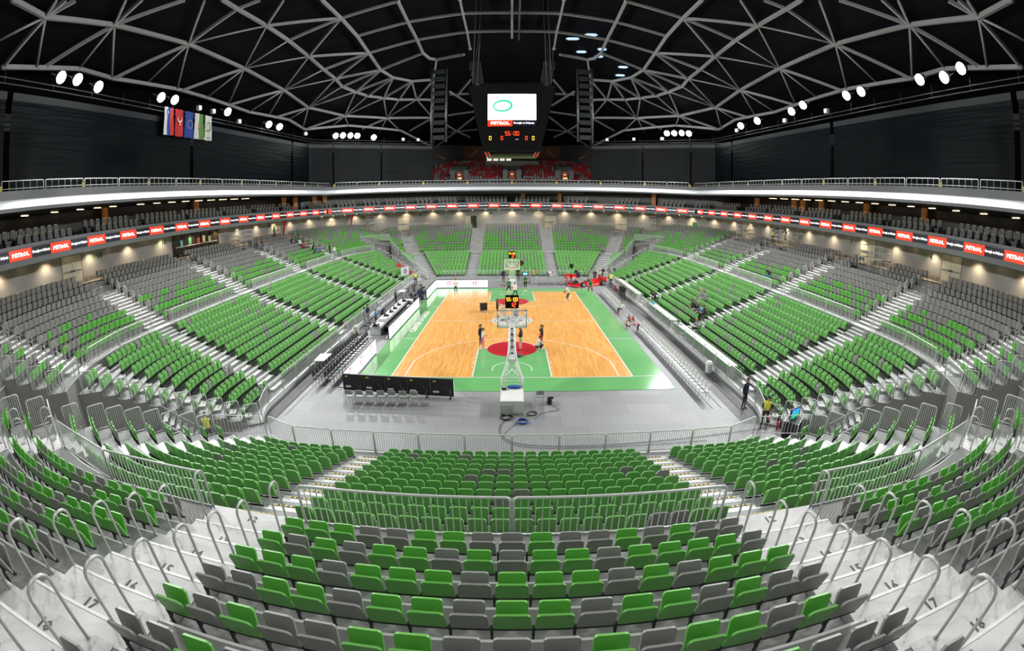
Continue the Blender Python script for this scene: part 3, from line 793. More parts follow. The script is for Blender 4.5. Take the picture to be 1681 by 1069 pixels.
for sx in (-1, 1):
    sn = sname(sx)
    # front fences
    run_panels(('nx', 0), A(37), 0.02, sx, .1, 1.0, 1.9, f'light steel fence panel before the near stand, # going {sn} from the centre', 'front fence panels', 'fence_panel')
    run_panels(A(59), F(56), 0.02, sx, .28, .98, 1.95, f'light steel fence panel along the {sn} side stand, # from the near corner', 'front fence panels', 'fence_panel', 7.)
    run_panels(('fx', 9.95), ('fx', 0), 0.02, sx, .1, 1.0, 1.99, f'light steel front fence panel of the far stand, # from its {sn} end', 'front fence panels', 'fence_panel', 6.)
    # mid railings
    cuts = [('nx', 0)]; 
    for a0, a1 in AISLES_U[:2]: cuts += [a0, a1]
    cuts += [A(33), A(52)]
    for a0, a1 in AISLES_U[2:7]: cuts += [a0, a1]
    cuts += [F(56), F(38), AISLES_U[7][0], AISLES_U[7][1], AISLES_U[8][0], AISLES_U[8][1], ('fx', 0)]
    for k in range(0, len(cuts), 2):
        b0, b1 = cuts[k], cuts[k + 1]
        if b1 == ('fx', 0) or b0[0] == 'fa' and b0[1] <= 38 or b0[0] == 'fx': continue
        z = prof(12, b0)[1]
        run_panels(b0, b1, RM + .06, sx, z - .06, 1.0, 4.4 if k == 0 else 3.3, f'heavy mid railing, # panel of the {sn} {ordw(k // 2 + 1)} block between the tiers', 'railings between the tiers', 'railing_panel', 7., {}, .03)
    # railing above the corner openings
    run_panels(A(33), A(52), 14.2 - .55, sx, prof(16, A(42))[1] - .02, 1.0, 2.6, f'steel railing above the near {sn} corner entrance, # panel from the near side', 'entrance railings')
    run_panels(F(56), F(38), 13.35, sx, prof(16, F(47))[1] - .02, 1.0, 2.6, f'steel railing above the far {sn} corner entrance, # panel from the side stand', 'entrance railings')
    # stepped end panels
    for nm, q, rows, desc in (('near', A(38), range(4, 12), 'near stand end beside the {} corner entrance'), ('side', A(58), range(1, 12), 'side stand end beside the near {} corner entrance'), ('farside', F(55), range(1, 12), 'side stand end beside the far {} corner entrance'), ('far', F(38), range(1, 12), 'far stand end beside the {} corner entrance'),
                              ('nearu', A(33), range(12, 16), 'upper near stand end at the {} corner'), ('sideu', A(52), range(12, 16), 'upper side stand end at the near {} corner'), ('farsideu', F(56), range(12, 16), 'upper side stand end at the far {} corner'), ('faru', F(38), range(12, 16), 'upper far stand end at the {} corner')):
        for i in rows:
            rf = rfront(i, q); rb = rfront(i + 1, q) if i != 11 else RM; z = prof(i, q)[1]
            x0, y0, _, _ = pos(s_of(q, rf), rf, sx); x1, y1, _, _ = pos(s_of(q, rb), rb, sx); ww = math.hypot(x1 - x0, y1 - y0)
            if not visible((x0 + x1) / 2, (y0 + y1) / 2, z + .5): continue
            obj('end_railing', panel_mesh(.8, 1.1, 7 if y0 < 10 else 3), None, ((x0 + x1) / 2, (y0 + y1) / 2, z), math.atan2(y1 - y0, x1 - x0), f"end railing at row {num(i)}, {desc.format(sn)}", 'railing', 'stepped end railings')
    # sloping railing beside the near front steps
    q = A(38); mb = MB()
    p0 = pos(s_of(q, .2), .2, sx); p1 = pos(s_of(q, 2.7), 2.7, sx)
    d = Vector((p1[0] - p0[0], p1[1] - p0[1], 0)); L = d.length
    mb.tube([(0, 0, 0), (0, 0, 1.0), (L * .96, 0, 1.85), (L, 0, 1.8), (L, 0, .8)], .022, 6)
    for k in range(14): t = (k + 1) / 15; mb.box((L * t, 0, .5 + .85 * t + .05), (.015, .015, .95))
    mb.tube([(0, 0, .12), (L, 0, .95)], .016, 6)
    mb.build('sloping_railing', steel_l, None, loc=(p0[0], p0[1], .1), rz=math.atan2(d.y, d.x), label=f'sloping barred railing beside the steps of the near {sn} corner entrance', cat='railing')
    # open steps by the corner entrance of the side stand
    mb = MB()
    for k in range(6): mb.box((0, .0 + k * .27, .28 + k * .24), (1.3, .25, .04))
    for x in (-.65, .65): mb.tube([(x, -.1, .05), (x, 1.6, 1.55)], .04, 4); mb.tube([(x, -.1, 1.1), (x, 1.6, 2.5), (x, 1.6, 1.5)], .02, 6)
    p = pos(s_of(A(55.), 3.6), 3.6, sx)
    mb.build('access_steps', steel_l, None, loc=(p[0], p[1], 0), rz=math.atan2(p[3], p[2]) - PI / 2, label=f'open steel access steps beside the near end of the {sn} side stand', cat='steps')
    # skirt of the side stand
    mb = MB(); st = stations(A(58), F(55))
    for a, b in zip(st[:-1], st[1:]):
        P = [pos(s_of(q_, -.04), -.04, sx)[:2] for q_ in (a, b)]
        mb.quad((*P[0], 0.03), (*P[1], .03), (*P[1], .3), (*P[0], .3)); P2 = [pos(s_of(q_, .1), .1, sx)[:2] for q_ in (a, b)]; mb.quad((*P[0], .3), (*P[1], .3), (*P2[1], .3), (*P2[0], .3))
    struct(f'trim_skirt_{sn}', mb, steel_l)
# guard rails along the concourse edge (tall thin frames above the last rows)
def frame_mesh(w, h=1.1, posts=4):
    mb = MB(); pts = [(-w / 2, 0, 0), (-w / 2, 0, h - .08), (-w / 2 + .08, 0, h), (w / 2 - .08, 0, h), (w / 2, 0, h - .08), (w / 2, 0, 0)]
    mb.tube(pts, .02, 5)
    for k in range(1, posts): mb.tube([(-w / 2 + w * k / posts, 0, 0), (-w / 2 + w * k / posts, 0, h)], .012, 4)
    return mb.mesh('guard_frame', steel_l)
GF = frame_mesh(4.2)
for k, (b, sx, tx_) in enumerate([(A(70), -1, 'at the near end of the left upper stand'), (A(70), 1, 'at the near end of the right upper stand'), (F(60), -1, 'left of the sign 20 door'), (F(45), -1, 'between signs 20 and 21'), (F(18), -1, 'left of the door by sign 22'), (('fx', 9.2), -1, 'right of sign 22'), (('fx', 1.8), -1, 'below sign 23'), (('fx', 3.), 1, 'below sign 24'), (F(2), 1, 'left of sign 26'), (F(20), 1, 'right of sign 26'), (F(50), 1, 'right of sign 27'), (F(70), 1, 'right of sign 28')]):
    rr = prof(21, b)[0] + .35; x, y, a = frame_at(s_of(b, rr), rr, sx)
    obj('guard_frame', GF, None, (x, y, prof(21, b)[1]), a, 'thin guard frame behind the last row ' + tx_, 'railing', 'guard frames behind the last rows')

# ------------------------------------------------------------------ concourse wall fittings
door_m = mat('cream_door', (.5, .47, .36), .5, var=.05); frame_m = mat('door_frame_tan', (.3, .27, .2), .5, var=.05)
sign_g = mat('sign_green', (.17, .33, .1), .5, var=.02); sign_k = mat('sign_black', (.02, .02, .02), .5, var=.02)
dark_in = mat('dark_interior', (.02, .03, .015), .6, var=.2)
def wall_frame(phi, z, off=.03):
    t = R_bowl(phi, RW) - off; x, y = math.sin(phi) * t, 1 + math.cos(phi) * t
    t2 = R_bowl(phi + .004, RW) - off; x2, y2 = math.sin(phi + .004) * t2, 1 + math.cos(phi + .004) * t2
    a = math.atan2(y2 - y, x2 - x)    # right-hand direction seen from inside
    return x, y, a
DOORS = [(-118.0, 'left of sign fifteen'), (-60.4, 'right of sign eighteen'), (-43.5, 'right of sign twenty'), (-25.5, 'left of sign twenty-two'), (-9.83, 'left of sign twenty-three'), (9.2, 'right of sign twenty-four'), (25.6, 'right of sign twenty-six'), (43.25, 'left of sign twenty-eight'), (60.0, 'beside the first right camera platform'), (101.8, 'right of sign A1 3'), (117.9, 'right of sign A1 4')]
for n, (ph, tx_) in enumerate(DOORS):
    phi = R(ph); z = zwall(phi); x, y, a = wall_frame(phi, z)
    opened = ph in (-9.83, 43.25)
    mb = MB(); W_ = 2.1; Hh = 2.15
    mb.box((0, .02, Hh + .03), (W_ + .12, .1, .06), mi=0); mb.box((-W_ / 2 - .03, .02, Hh / 2), (.06, .1, Hh), mi=0); mb.box((W_ / 2 + .03, .02, Hh / 2), (.06, .1, Hh), mi=0)
    d = mb.build(f'door_{n + 1}', frame_m, None, loc=(x, y, z), rz=a, kind='structure'); d['label'] = 'cream double door in the concourse wall ' + tx_
    for lf in (-1, 1):
        m2 = MB()
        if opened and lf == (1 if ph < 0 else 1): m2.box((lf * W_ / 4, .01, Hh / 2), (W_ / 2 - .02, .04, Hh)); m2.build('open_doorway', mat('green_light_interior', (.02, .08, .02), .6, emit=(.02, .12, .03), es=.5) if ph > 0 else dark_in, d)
        else:
            m2.box((lf * W_ / 4, .02, Hh / 2), (W_ / 2 - .02, .05, Hh)); lo = m2.build('door_leaf', door_m, d)
            m3 = MB(); m3.box((lf * W_ / 4, -.04, 1.0), (W_ / 2 - .14, .04, .05)); m3.box((lf * .12, -.06, 1.0), (.12, .06, .14)); m3.build('push_bar', sign_k, lo)
SIGNS = [(-113.9, 'C1', '15'), (-100.3, 'C1', '16'), (-77.3, 'C1', '17'), (-63.8, 'C1', '18'), (-47.1, 'C1', '20'), (-35.5, 'C1', '21'), (-22., 'C1', '22'), (-5.64, 'C1', '23'), (5.73, 'C1', '24'), (22.2, 'C1', '26'), (35.5, 'C1', '27'), (47.1, 'C1', '28'), (60.5, 'A1', '1'), (96.7, 'A1', '3'), (114.1, 'A1', '4')]
for ph, a_, b_ in SIGNS:
    phi = R(ph); x, y, a = wall_frame(phi, 0, .02); mb = MB(); zz = zwall(phi) + (1.75 if abs(ph) > 55 else 2.6)
    ux = (math.cos(a), math.sin(a), 0)
    put_text(mb, a_, Vector((x, y, zz)) - Vector(ux) * .36, ux, (0, 0, 1), h=.5, mi=0, bold=.02, res=1)
    put_text(mb, b_, Vector((x, y, zz)) + Vector(ux) * .36, ux, (0, 0, 1), h=.5, mi=1, bold=.03, res=1)
    mb.build('section_sign', [sign_g, sign_k], label='painted section number ' + ('C one ' if a_ == 'C1' else 'A one ') + num(int(b_)) + ' on the concourse wall', cat='sign')
# recessed downlights in the soffit
warm = mat('warm_lamp', (1, .8, .5), .4, emit=(1., .74, .42), es=14)
dl = MB(); dl.cyl((0, 0, 0), .1, .03, 10); DL = dl.mesh('downlight_lens', warm); dr = MB(); dr.cyl((0, 0, .012), .14, .03, 10); DR = dr.mesh('downlight_ring', steel)
PB = Path(0.); pb = [PI * k / 1500 for k in range(1501)]; PBP = np.array([bowlp(p, RW - .5, 0)[:2] for p in pb]); PBS = np.concatenate([[0], np.cumsum(np.hypot(*np.diff(PBP, axis=0).T))])
nl = 0
for k in range(-44, 45):
    s = abs(k) * 2.35 + (.0 if k else 0.); x = float(np.interp(s, PBS, PBP[:, 0])) * (1 if k > 0 else -1); y = float(np.interp(s, PBS, PBP[:, 1]))
    if not visible(x, y, 9.4): continue
    t = thing('recessed_ceiling_spot', f"small warm concourse downlight, {ordw(abs(k))} {'right' if k > 0 else 'left'} of the far centre" if k else 'small warm downlight in the soffit over the concourse at the far centre', 'light', (x, y, 9.42), 0, 'concourse downlights')
    obj('lens', DL, t); obj('ring', DR, t)
    if k % 2 == 0:
        l = bpy.data.lights.new('concourse_glow', 'SPOT'); l.energy = 330; l.spot_size = R(136); l.spot_blend = .8; l.shadow_soft_size = .12; l.color = (1, .78, .5)
        o = bpy.data.objects.new('concourse_glow', l); COL.objects.link(o); o.location = (x, y, 9.38); nl += 1
# the glazed bar in the left concourse wall
mb = MB(); ph0, ph1 = R(-97.5), R(-83.2)
x0, y0, a = wall_frame(ph0, 0, .05); x1, y1, _ = wall_frame(ph1, 0, .05); L = math.hypot(x1 - x0, y1 - y0); zb = zwall(R(-90))
t = thing('bar_window', 'dark glazed bar front in the left concourse wall between signs 16 and 17', 'window', ((x0 + x1) / 2, (y0 + y1) / 2, zb), a)
m = MB(); m.box((0, .02, 1.15), (L, .04, 2.3)); m.build('glass_front', mat('bar_glass', (.03, .022, .015), .2, var=.5, vscale=1.2), t)
for k in range(6): m = MB(); m.box((-L / 2 + L * k / 5, -.03, 1.15), (.07, .06, 2.3)); m.build('mullion', sign_k, t)
m = MB(); m.box((0, -.1, 1.02), (L - .8, .05, .06)); m.build('hand_bar', steel_l, t)
for k, (px_, c_) in enumerate([(-2.6, (.1, .4, .35)), (-1.2, (.05, .2, .1)), (.3, (.5, .08, .04)), (1.3, (.7, .5, .2)), (2.4, (.5, .42, .25))]):
    m = MB(); m.box((px_, -.025, 1.3 + .15 * (k % 2)), (.45, .02, .7)); m.build('lit_poster', mat(f'poster_{k}', c_, .5, emit=c_, es=.25), t)

# ------------------------------------------------------------------ club boxes
club = mat('club_seat_fabric', (.115, .12, .115), .6, var=.15, vscale=8); club_lit = mat('club_seat_gold_light', (.4, .28, .1), .5, var=.1)
mb = MB(); plate(mb, .5, .44, (0, .4), (-.08, 1.12), .12, 3, .12, 0); mb.box((0, .25, .42), (.5, .48, .14)); mb.box((-.28, .22, .5), (.07, .45, .3)); mb.box((.28, .22, .5), (.07, .45, .3)); mb.box((0, .2, .18), (.4, .35, .36))
mb.box((0, -.02, 1.13), (.34, .06, .05), mi=1)  # warm light on the top edge, put in as a gold coloured strip
CLUB = mb.mesh('club_seat', [club, club_lit])
BL = [(.6, 9.), (13., 18.3), (25.2, 31.), (36.3, 42.4), (44.6, 49.7), (52.5, 59.9), (63.5, 71.7), (72.7, 82.8), (85., 95.8), (98.3, 108.9), (110.8, 118.4), (120.8, 128.7),
      (-128.9, -121.7), (-118.2, -109.6), (-108.2, -97.5), (-96.4, -85.2), (-84.2, -74.4), (-72.5, -63.3), (-61.9, -57.5), (-51.7, -44.1), (-43., -38.2), (-36.4, -32.1), (-30.9, -25.4), (-23.3, -19.0), (-17.9, -13.2), (-11.1, -1.1)]
clubs = []
for bi, (p0, p1) in enumerate(BL):
    for row, (off, z) in enumerate(((.95, 10.15), (1.95, 10.6))):
        A0 = ringp(R(p0), off, z); A1 = ringp(R(p1), off, z); L = math.dist(A0, A1); n = int(L / .66)
        for j in range(n):
            t = (j + .5) / n; p = R(p0 + (p1 - p0) * t); x, y, _ = ringp(p, off, z); e = ringp(p + .01, off, z); a = math.atan2(e[1] - y, e[0] - x)
            clubs.append((math.dist((x, y), (0, -40)), x, y, z, a + PI, bi, row, j, p0))
clubs.sort()
bnames = {}
for b, (p0, p1) in enumerate(BL):
    side = 'right' if p0 > 0 else 'left'; order = sorted([abs((q0 + q1) / 2) for q0, q1 in BL if (q0 > 0) == (p0 > 0)]); bnames[b] = (side, ordw(order.index(abs((p0 + p1) / 2)) + 1))
for d_, x, y, z, a, bi, row, j, p0 in clubs[:296]:
    obj('club_seat', CLUB, None, (x, y, z), a, f"{'back' if row else 'front'} row club seat, {ordw(j + 1)} from left, {bnames[bi][1]} {bnames[bi][0]} box from far centre", 'seat', 'club seats in the boxes')
V = [v for v in CLUB.vertices]; cv = np.array([v.co[:] for v in CLUB.vertices]); cf = [tuple(p.vertices) for p in CLUB.polygons]; cm_ = [p.material_index for p in CLUB.polygons]
mb = MB()
for d_, x, y, z, a, bi, row, j, p0 in clubs[296:]:
    c, s = math.cos(a), math.sin(a); o = len(mb.v); mb.v += [(v[0] * c - v[1] * s + x, v[0] * s + v[1] * c + y, v[2] + z) for v in cv]; mb.f += [tuple(i + o for i in f) for f in cf]; mb.m += cm_; mb.sm += [False] * len(cf)
if mb.v: mb.build('club_seats_beyond', [club, club_lit], label='rows of dark club seats in the far boxes below the balcony', cat='seats', kind='stuff')
print('CLUB', len(clubs))
wood_w = mat('glowing_wood_panel', (.32, .13, .045), .5, emit=(.35, .12, .03), es=.22, var=.3)  # warm light on the wood put in as faint emission
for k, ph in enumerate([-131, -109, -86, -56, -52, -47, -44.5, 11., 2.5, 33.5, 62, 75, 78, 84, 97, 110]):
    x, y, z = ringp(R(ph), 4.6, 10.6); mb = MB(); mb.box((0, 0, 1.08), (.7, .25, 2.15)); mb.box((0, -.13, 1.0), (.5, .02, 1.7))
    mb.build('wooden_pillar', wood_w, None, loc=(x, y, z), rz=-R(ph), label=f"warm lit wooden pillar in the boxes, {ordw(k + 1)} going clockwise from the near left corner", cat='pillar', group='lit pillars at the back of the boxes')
strip_m = mat('strip_lamp', (1, .85, .6), .4, emit=(1, .8, .5), es=2.6)
mb = MB(); mb.box((0, 0, 0), (1.2, .12, .05)); SL_ = mb.mesh('strip_lamp', strip_m)
for k, ph in enumerate([-128, -124, -120, -116, -113, -110, -104, -100, -96, -92, -88, -84, -80, -76, -72, 70, 74, 78, 82, 86, 90, 94, 98, 102, 106, 110, 114, 118, 122, 126]):
    x, y, z = ringp(R(ph), 3.2, 12.68); obj('ceiling_light_strip', SL_, None, (x, y, z), -R(ph), f"thin warm ceiling light strip in the {'left' if ph < 0 else 'right'} boxes, {ordw(k % 15 + 1)} from the {'near' if ph < 0 else 'far'} end", 'light', 'ceiling light strips in the boxes')

# ------------------------------------------------------------------ balcony rail and curtains
PBal = Path(.45)
def balc_panel(w):
    mb = MB(); h = .62
    mb.tube([(-w / 2, 0, 0), (-w / 2, 0, h - .06), (-w / 2 + .06, 0, h), (w / 2 - .06, 0, h), (w / 2, 0, h - .06), (w / 2, 0, 0)], .035, 5); mb.tube([(-w / 2, 0, .14), (w / 2, 0, .14)], .025, 4)
    for k in range(1, 6): mb.tube([(-w / 2 + w * k / 6, 0, .0), (-w / 2 + w * k / 6, 0, h)], .018, 4)
    return mb.mesh('balcony_rail', steel_l)
BP = balc_panel(3.75)
for k in range(-24, 24):
    s = (k + .5) * 3.95; (x, y), (tx_, ty_) = PBal.at(s)
    if not visible(x, y, 14.3): continue
    obj('balcony_railing', BP, None, (x, y, 14.05), math.atan2(ty_, tx_), f"balcony railing section, {ordw(abs(k) if k < 0 else k + 1)} {'left' if k < 0 else 'right'} of the far centre", 'railing', 'balcony railing sections')
tagm = MB(); tagm.box((0, 0, 0), (.34, .03, .34)); TG = tagm.mesh('yellow_tag', yellow)
for k in range(-11, 12):
    (x, y), (tx_, ty_) = PBal.at(k * 7.9); 
    if visible(x, y, 14.3): obj('number_plate', TG, None, (x - .05 * -ty_ * -1, y, 14.22), math.atan2(ty_, tx_), f"small yellow plate on the balcony railing, {ordw(abs(k))} {'left' if k < 0 else 'right'} of the centre" if k else 'small yellow plate on the balcony railing at the far centre', 'sign', 'yellow plates on the balcony railing')
def curtain_mat():
    m = bpy.data.materials.new('black_curtain'); m.use_nodes = True; nt = m.node_tree; b = nt.nodes['Principled BSDF']
    b.inputs['Base Color'].default_value = (.0022, .0042, .0065, 1); b.inputs['Specular IOR Level'].default_value = .1; b.inputs['Roughness'].default_value = .42
    tc = nt.nodes.new('ShaderNodeTexCoord'); mp = nt.nodes.new('ShaderNodeMapping'); mp.inputs['Scale'].default_value = (.09, .09, 1.6)
    n = nt.nodes.new('ShaderNodeTexNoise'); n.inputs['Scale'].default_value = 2.; n.inputs['Detail'].default_value = 4
    bp = nt.nodes.new('ShaderNodeBump'); bp.inputs['Strength'].default_value = .55; bp.inputs['Distance'].default_value = .12
    nt.links.new(tc.outputs['Object'], mp.inputs['Vector']); nt.links.new(mp.outputs['Vector'], n.inputs['Vector']); nt.links.new(n.outputs['Fac'], bp.inputs['Height']); nt.links.new(bp.outputs['Normal'], b.inputs['Normal'])
    return m
cur = curtain_mat()
def phi_at(x, y): return math.atan2(x, y - 1)
cp = [(-33.9, -40), (-32.1, -22.8), (-33., .8), (-32., 23.7), (-28.6, 31.8), (-22.1, 37.6), (-13.9, 42.7)]
cph = [phi_at(*p) for p in cp]
for side in (-1, 1):
    for k in range(len(cph) - 1):
        a, b = cph[k] * (-side), cph[k + 1] * (-side); mb = MB(); n = 14; g = .0035
        a2, b2 = a + (b - a) * g * 4, b - (b - a) * g * 4
        fr = [a2 + (b2 - a2) * j / n for j in range(n + 1)]
        for j in range(n):
            mb.quad(ringp(fr[j], 3, 14.1), ringp(fr[j + 1], 3, 14.1), ringp(fr[j + 1], 3, 20.9), ringp(fr[j], 3, 20.9))
            mb.quad(ringp(fr[j], 2.95, 20.5), ringp(fr[j + 1], 2.95, 20.5), ringp(fr[j + 1], 2.95, 21.05), ringp(fr[j], 2.95, 21.05), 1)
        mb.build('hanging_curtain', [cur, mat('curtain_header', (.012, .015, .02), .5, var=.1)], label=f"large black curtain above the balcony on the {'left' if side < 0 else 'right'}, {ordw(len(cph) - 1 - k)} from the far opening", cat='curtain', group='black curtains closing the upper tier')
# pipe rail and small fittings above the curtains
mb = MB()
for side in (-1, 1):
    fr = [cph[0] * (-side) + (cph[-1] - cph[0]) * (-side) * j / 60 for j in range(61)]
    mb.tube([ringp(p, 2.3, 21.35) for p in fr], .05, 5, cap=False); mb.tube([ringp(p, 2.3, 21.75) for p in fr], .05, 5, cap=False)
    for p in fr[::3]: q = ringp(p, 2.3, 21.3); mb.tube([q, (q[0], q[1], 22.4)], .03, 4)
mb.build('hanging_lighting_rail', mat('dark_steel', (.08, .085, .09), .5, .4, var=.1), label='dark double pipe lighting rail hung around the hall above the curtains', cat='rail')
bx = MB(); bx.box((0, 0, 0), (.5, .35, .5)); bx.box((0, -.2, 0), (.4, .05, .4), mi=1); BX = bx.mesh('small_lamp_box', [steel_l, mat('soft_lamp', (.8, .8, .75), .4, emit=(.9, .9, .8), es=.7)])
for k, (x, y, z) in enumerate([(-31.7, 0.3, 22.3), (-31.7, 2.9, 22.3), (-31.8, 8.5, 21.9), (-30., 24., 22.), (-18.5, 38.6, 22.), (-16.2, 40.1, 22.), (31.9, .3, 22.), (31.8, 8.5, 22.), (31.3, 20.5, 22.2), (24.5, 34.4, 22.), (20.5, 37.4, 22.), (16.4, 40., 22.)]):
    t = obj('small_spotlight_box', BX, None, (x, y, z), math.atan2(y, x) - PI / 2, f"small pale spotlight box on the {'left' if x < 0 else 'right'} lighting rail, {ordw(k % 6 + 1)} from the near end", 'light', 'small spotlight boxes on the rail')

# ------------------------------------------------------------------ far upper tier between the curtains
mb = MB(); rows_u = 9
def YU(i): return 45.2 + .85 * i
for i in range(rows_u):
    z = 14.35 + .5 * i; mb.box((0, YU(i) + .42, z - 1.), (38, .86, 2.))
mb.box((0, 56, 16), (46, .3, 16)); 
struct('floor_upper_terrace', mb, mat('upper_concrete', (.2, .2, .2), .7, var=.1))
mb = MB(); mb.box((0, 53.5, 20.4), (44, .2, 3.4)); struct('wall_upper_back', mb, mat('upper_back_wall', (.12, .035, .02), .6, var=.3, vscale=.4))
reds = mat('seat_red', (.5, .02, .03), .45, var=.1); greyu = mat('seat_grey_upper', (.26, .27, .27), .45, var=.1)
ups = []
for i in range(rows_u):
    y = YU(i) + .45; z = 14.35 + .5 * i
    for j in range(60):
        x = -14.75 + j * .5
        if abs(x) < 1.9 and i > 0 and (abs(x) < .9 or i < 8): continue
        if abs(abs(x) - 9.7) < 1.7 and 0 < i < 7: continue
        if i >= 7 and abs(x) < 5.6: continue
        red = random.random() < (.72 if i > 1 else .35)
        if i == 0: red = random.random() < .08
        ups.append(dict(x=x, y=y, z=z, nx=0, ny=1, row=12, g=False, mi=0 if red else 1))
mass_seats('upper_tier_seats', ups, GEO, [reds, greyu, black_p, greens], 'small red and grey folding seats in the far upper tier under the scoreboard', 'seats')
for x, nm, lit in ((0, 'centre', 0), (-9.7, 'left', 1), (9.7, 'right', 1)):
    t = thing('tier_doorway', f'{nm} reddish exit doorway in the far upper tier seats', 'doorway', (x, 46.2, 14.5), 0)
    m = MB(); m.box((0, .1, 1.0), (1.0, .2, 2.0)); m.build('opening', mat('exit_red', (.25, .05, .02), .5, emit=(.35, .07, .02), es=.3), t)
    if lit: m = MB(); m.box((.1, -.02, .5), (.75, .04, .8)); m.build('lit_gap', mat('exit_glow', (1, .7, .4), .5, emit=(1, .6, .3), es=1.4), t)
    m = MB(); m.box((0, -.04, 1.45), (.26, .03, .14)); m.build('exit_lamp', mat('exit_lamp', (1, .9, .7), .5, emit=(1, .9, .7), es=2.5), t)
    for s_ in (-1, 1): m = MB(); m.box((s_ * 1.25, .3, 1.1), (.9, .6, 2.4)); m.build('side_parapet', mat('upper_concrete', (0, 0, 0)), t)
t = thing('press_box', 'white framed press box with small lit windows high in the far upper tier', 'press box', (0, 51.2, 18.1))
m = MB(); m.box((0, .5, .3), (10.4, 1., 1.0)); m.build('wall', mat('press_grey', (.4, .4, .38), .6, var=.05), t)
for k in range(8):
    m = MB(); m.box((-4.4 + k * 1.25, .35, 1.25), (.95, .1, .75)); m.build('pane', mat(f'press_pane_{k < 4}', (.7, .7, .6) if k < 4 else (.02, .02, .02), .4, emit=(1, .95, .8) if k < 4 else (.01, .01, .01), es=.8 if k < 4 else 0), t)
m = MB(); m.box((0, .5, 1.75), (10.4, 1, .2)); m.build('roof', mat('press_grey', (0, 0, 0)), t)
for k, (x0, z0, x1, z1) in enumerate([(-15.3, 20.6, -12.9, 19.4), (-8.3, 19.6, -6.6, 20.9), (15.3, 20.6, 12.9, 19.4), (8.3, 19.6, 6.6, 20.9)]):
    mb = MB(); mb.tube([(x0, 50., z0), (x1, 50., z1)], .12, 6); mb.build('hanging_brace', mat('red_lit_steel', (.4, .16, .08), .5, var=.1), label=f"reddish roof brace above the far upper tier, {['outer left', 'inner left', 'outer right', 'inner right'][k]}", cat='beam')  # red light falling on the braces is put into their base colour

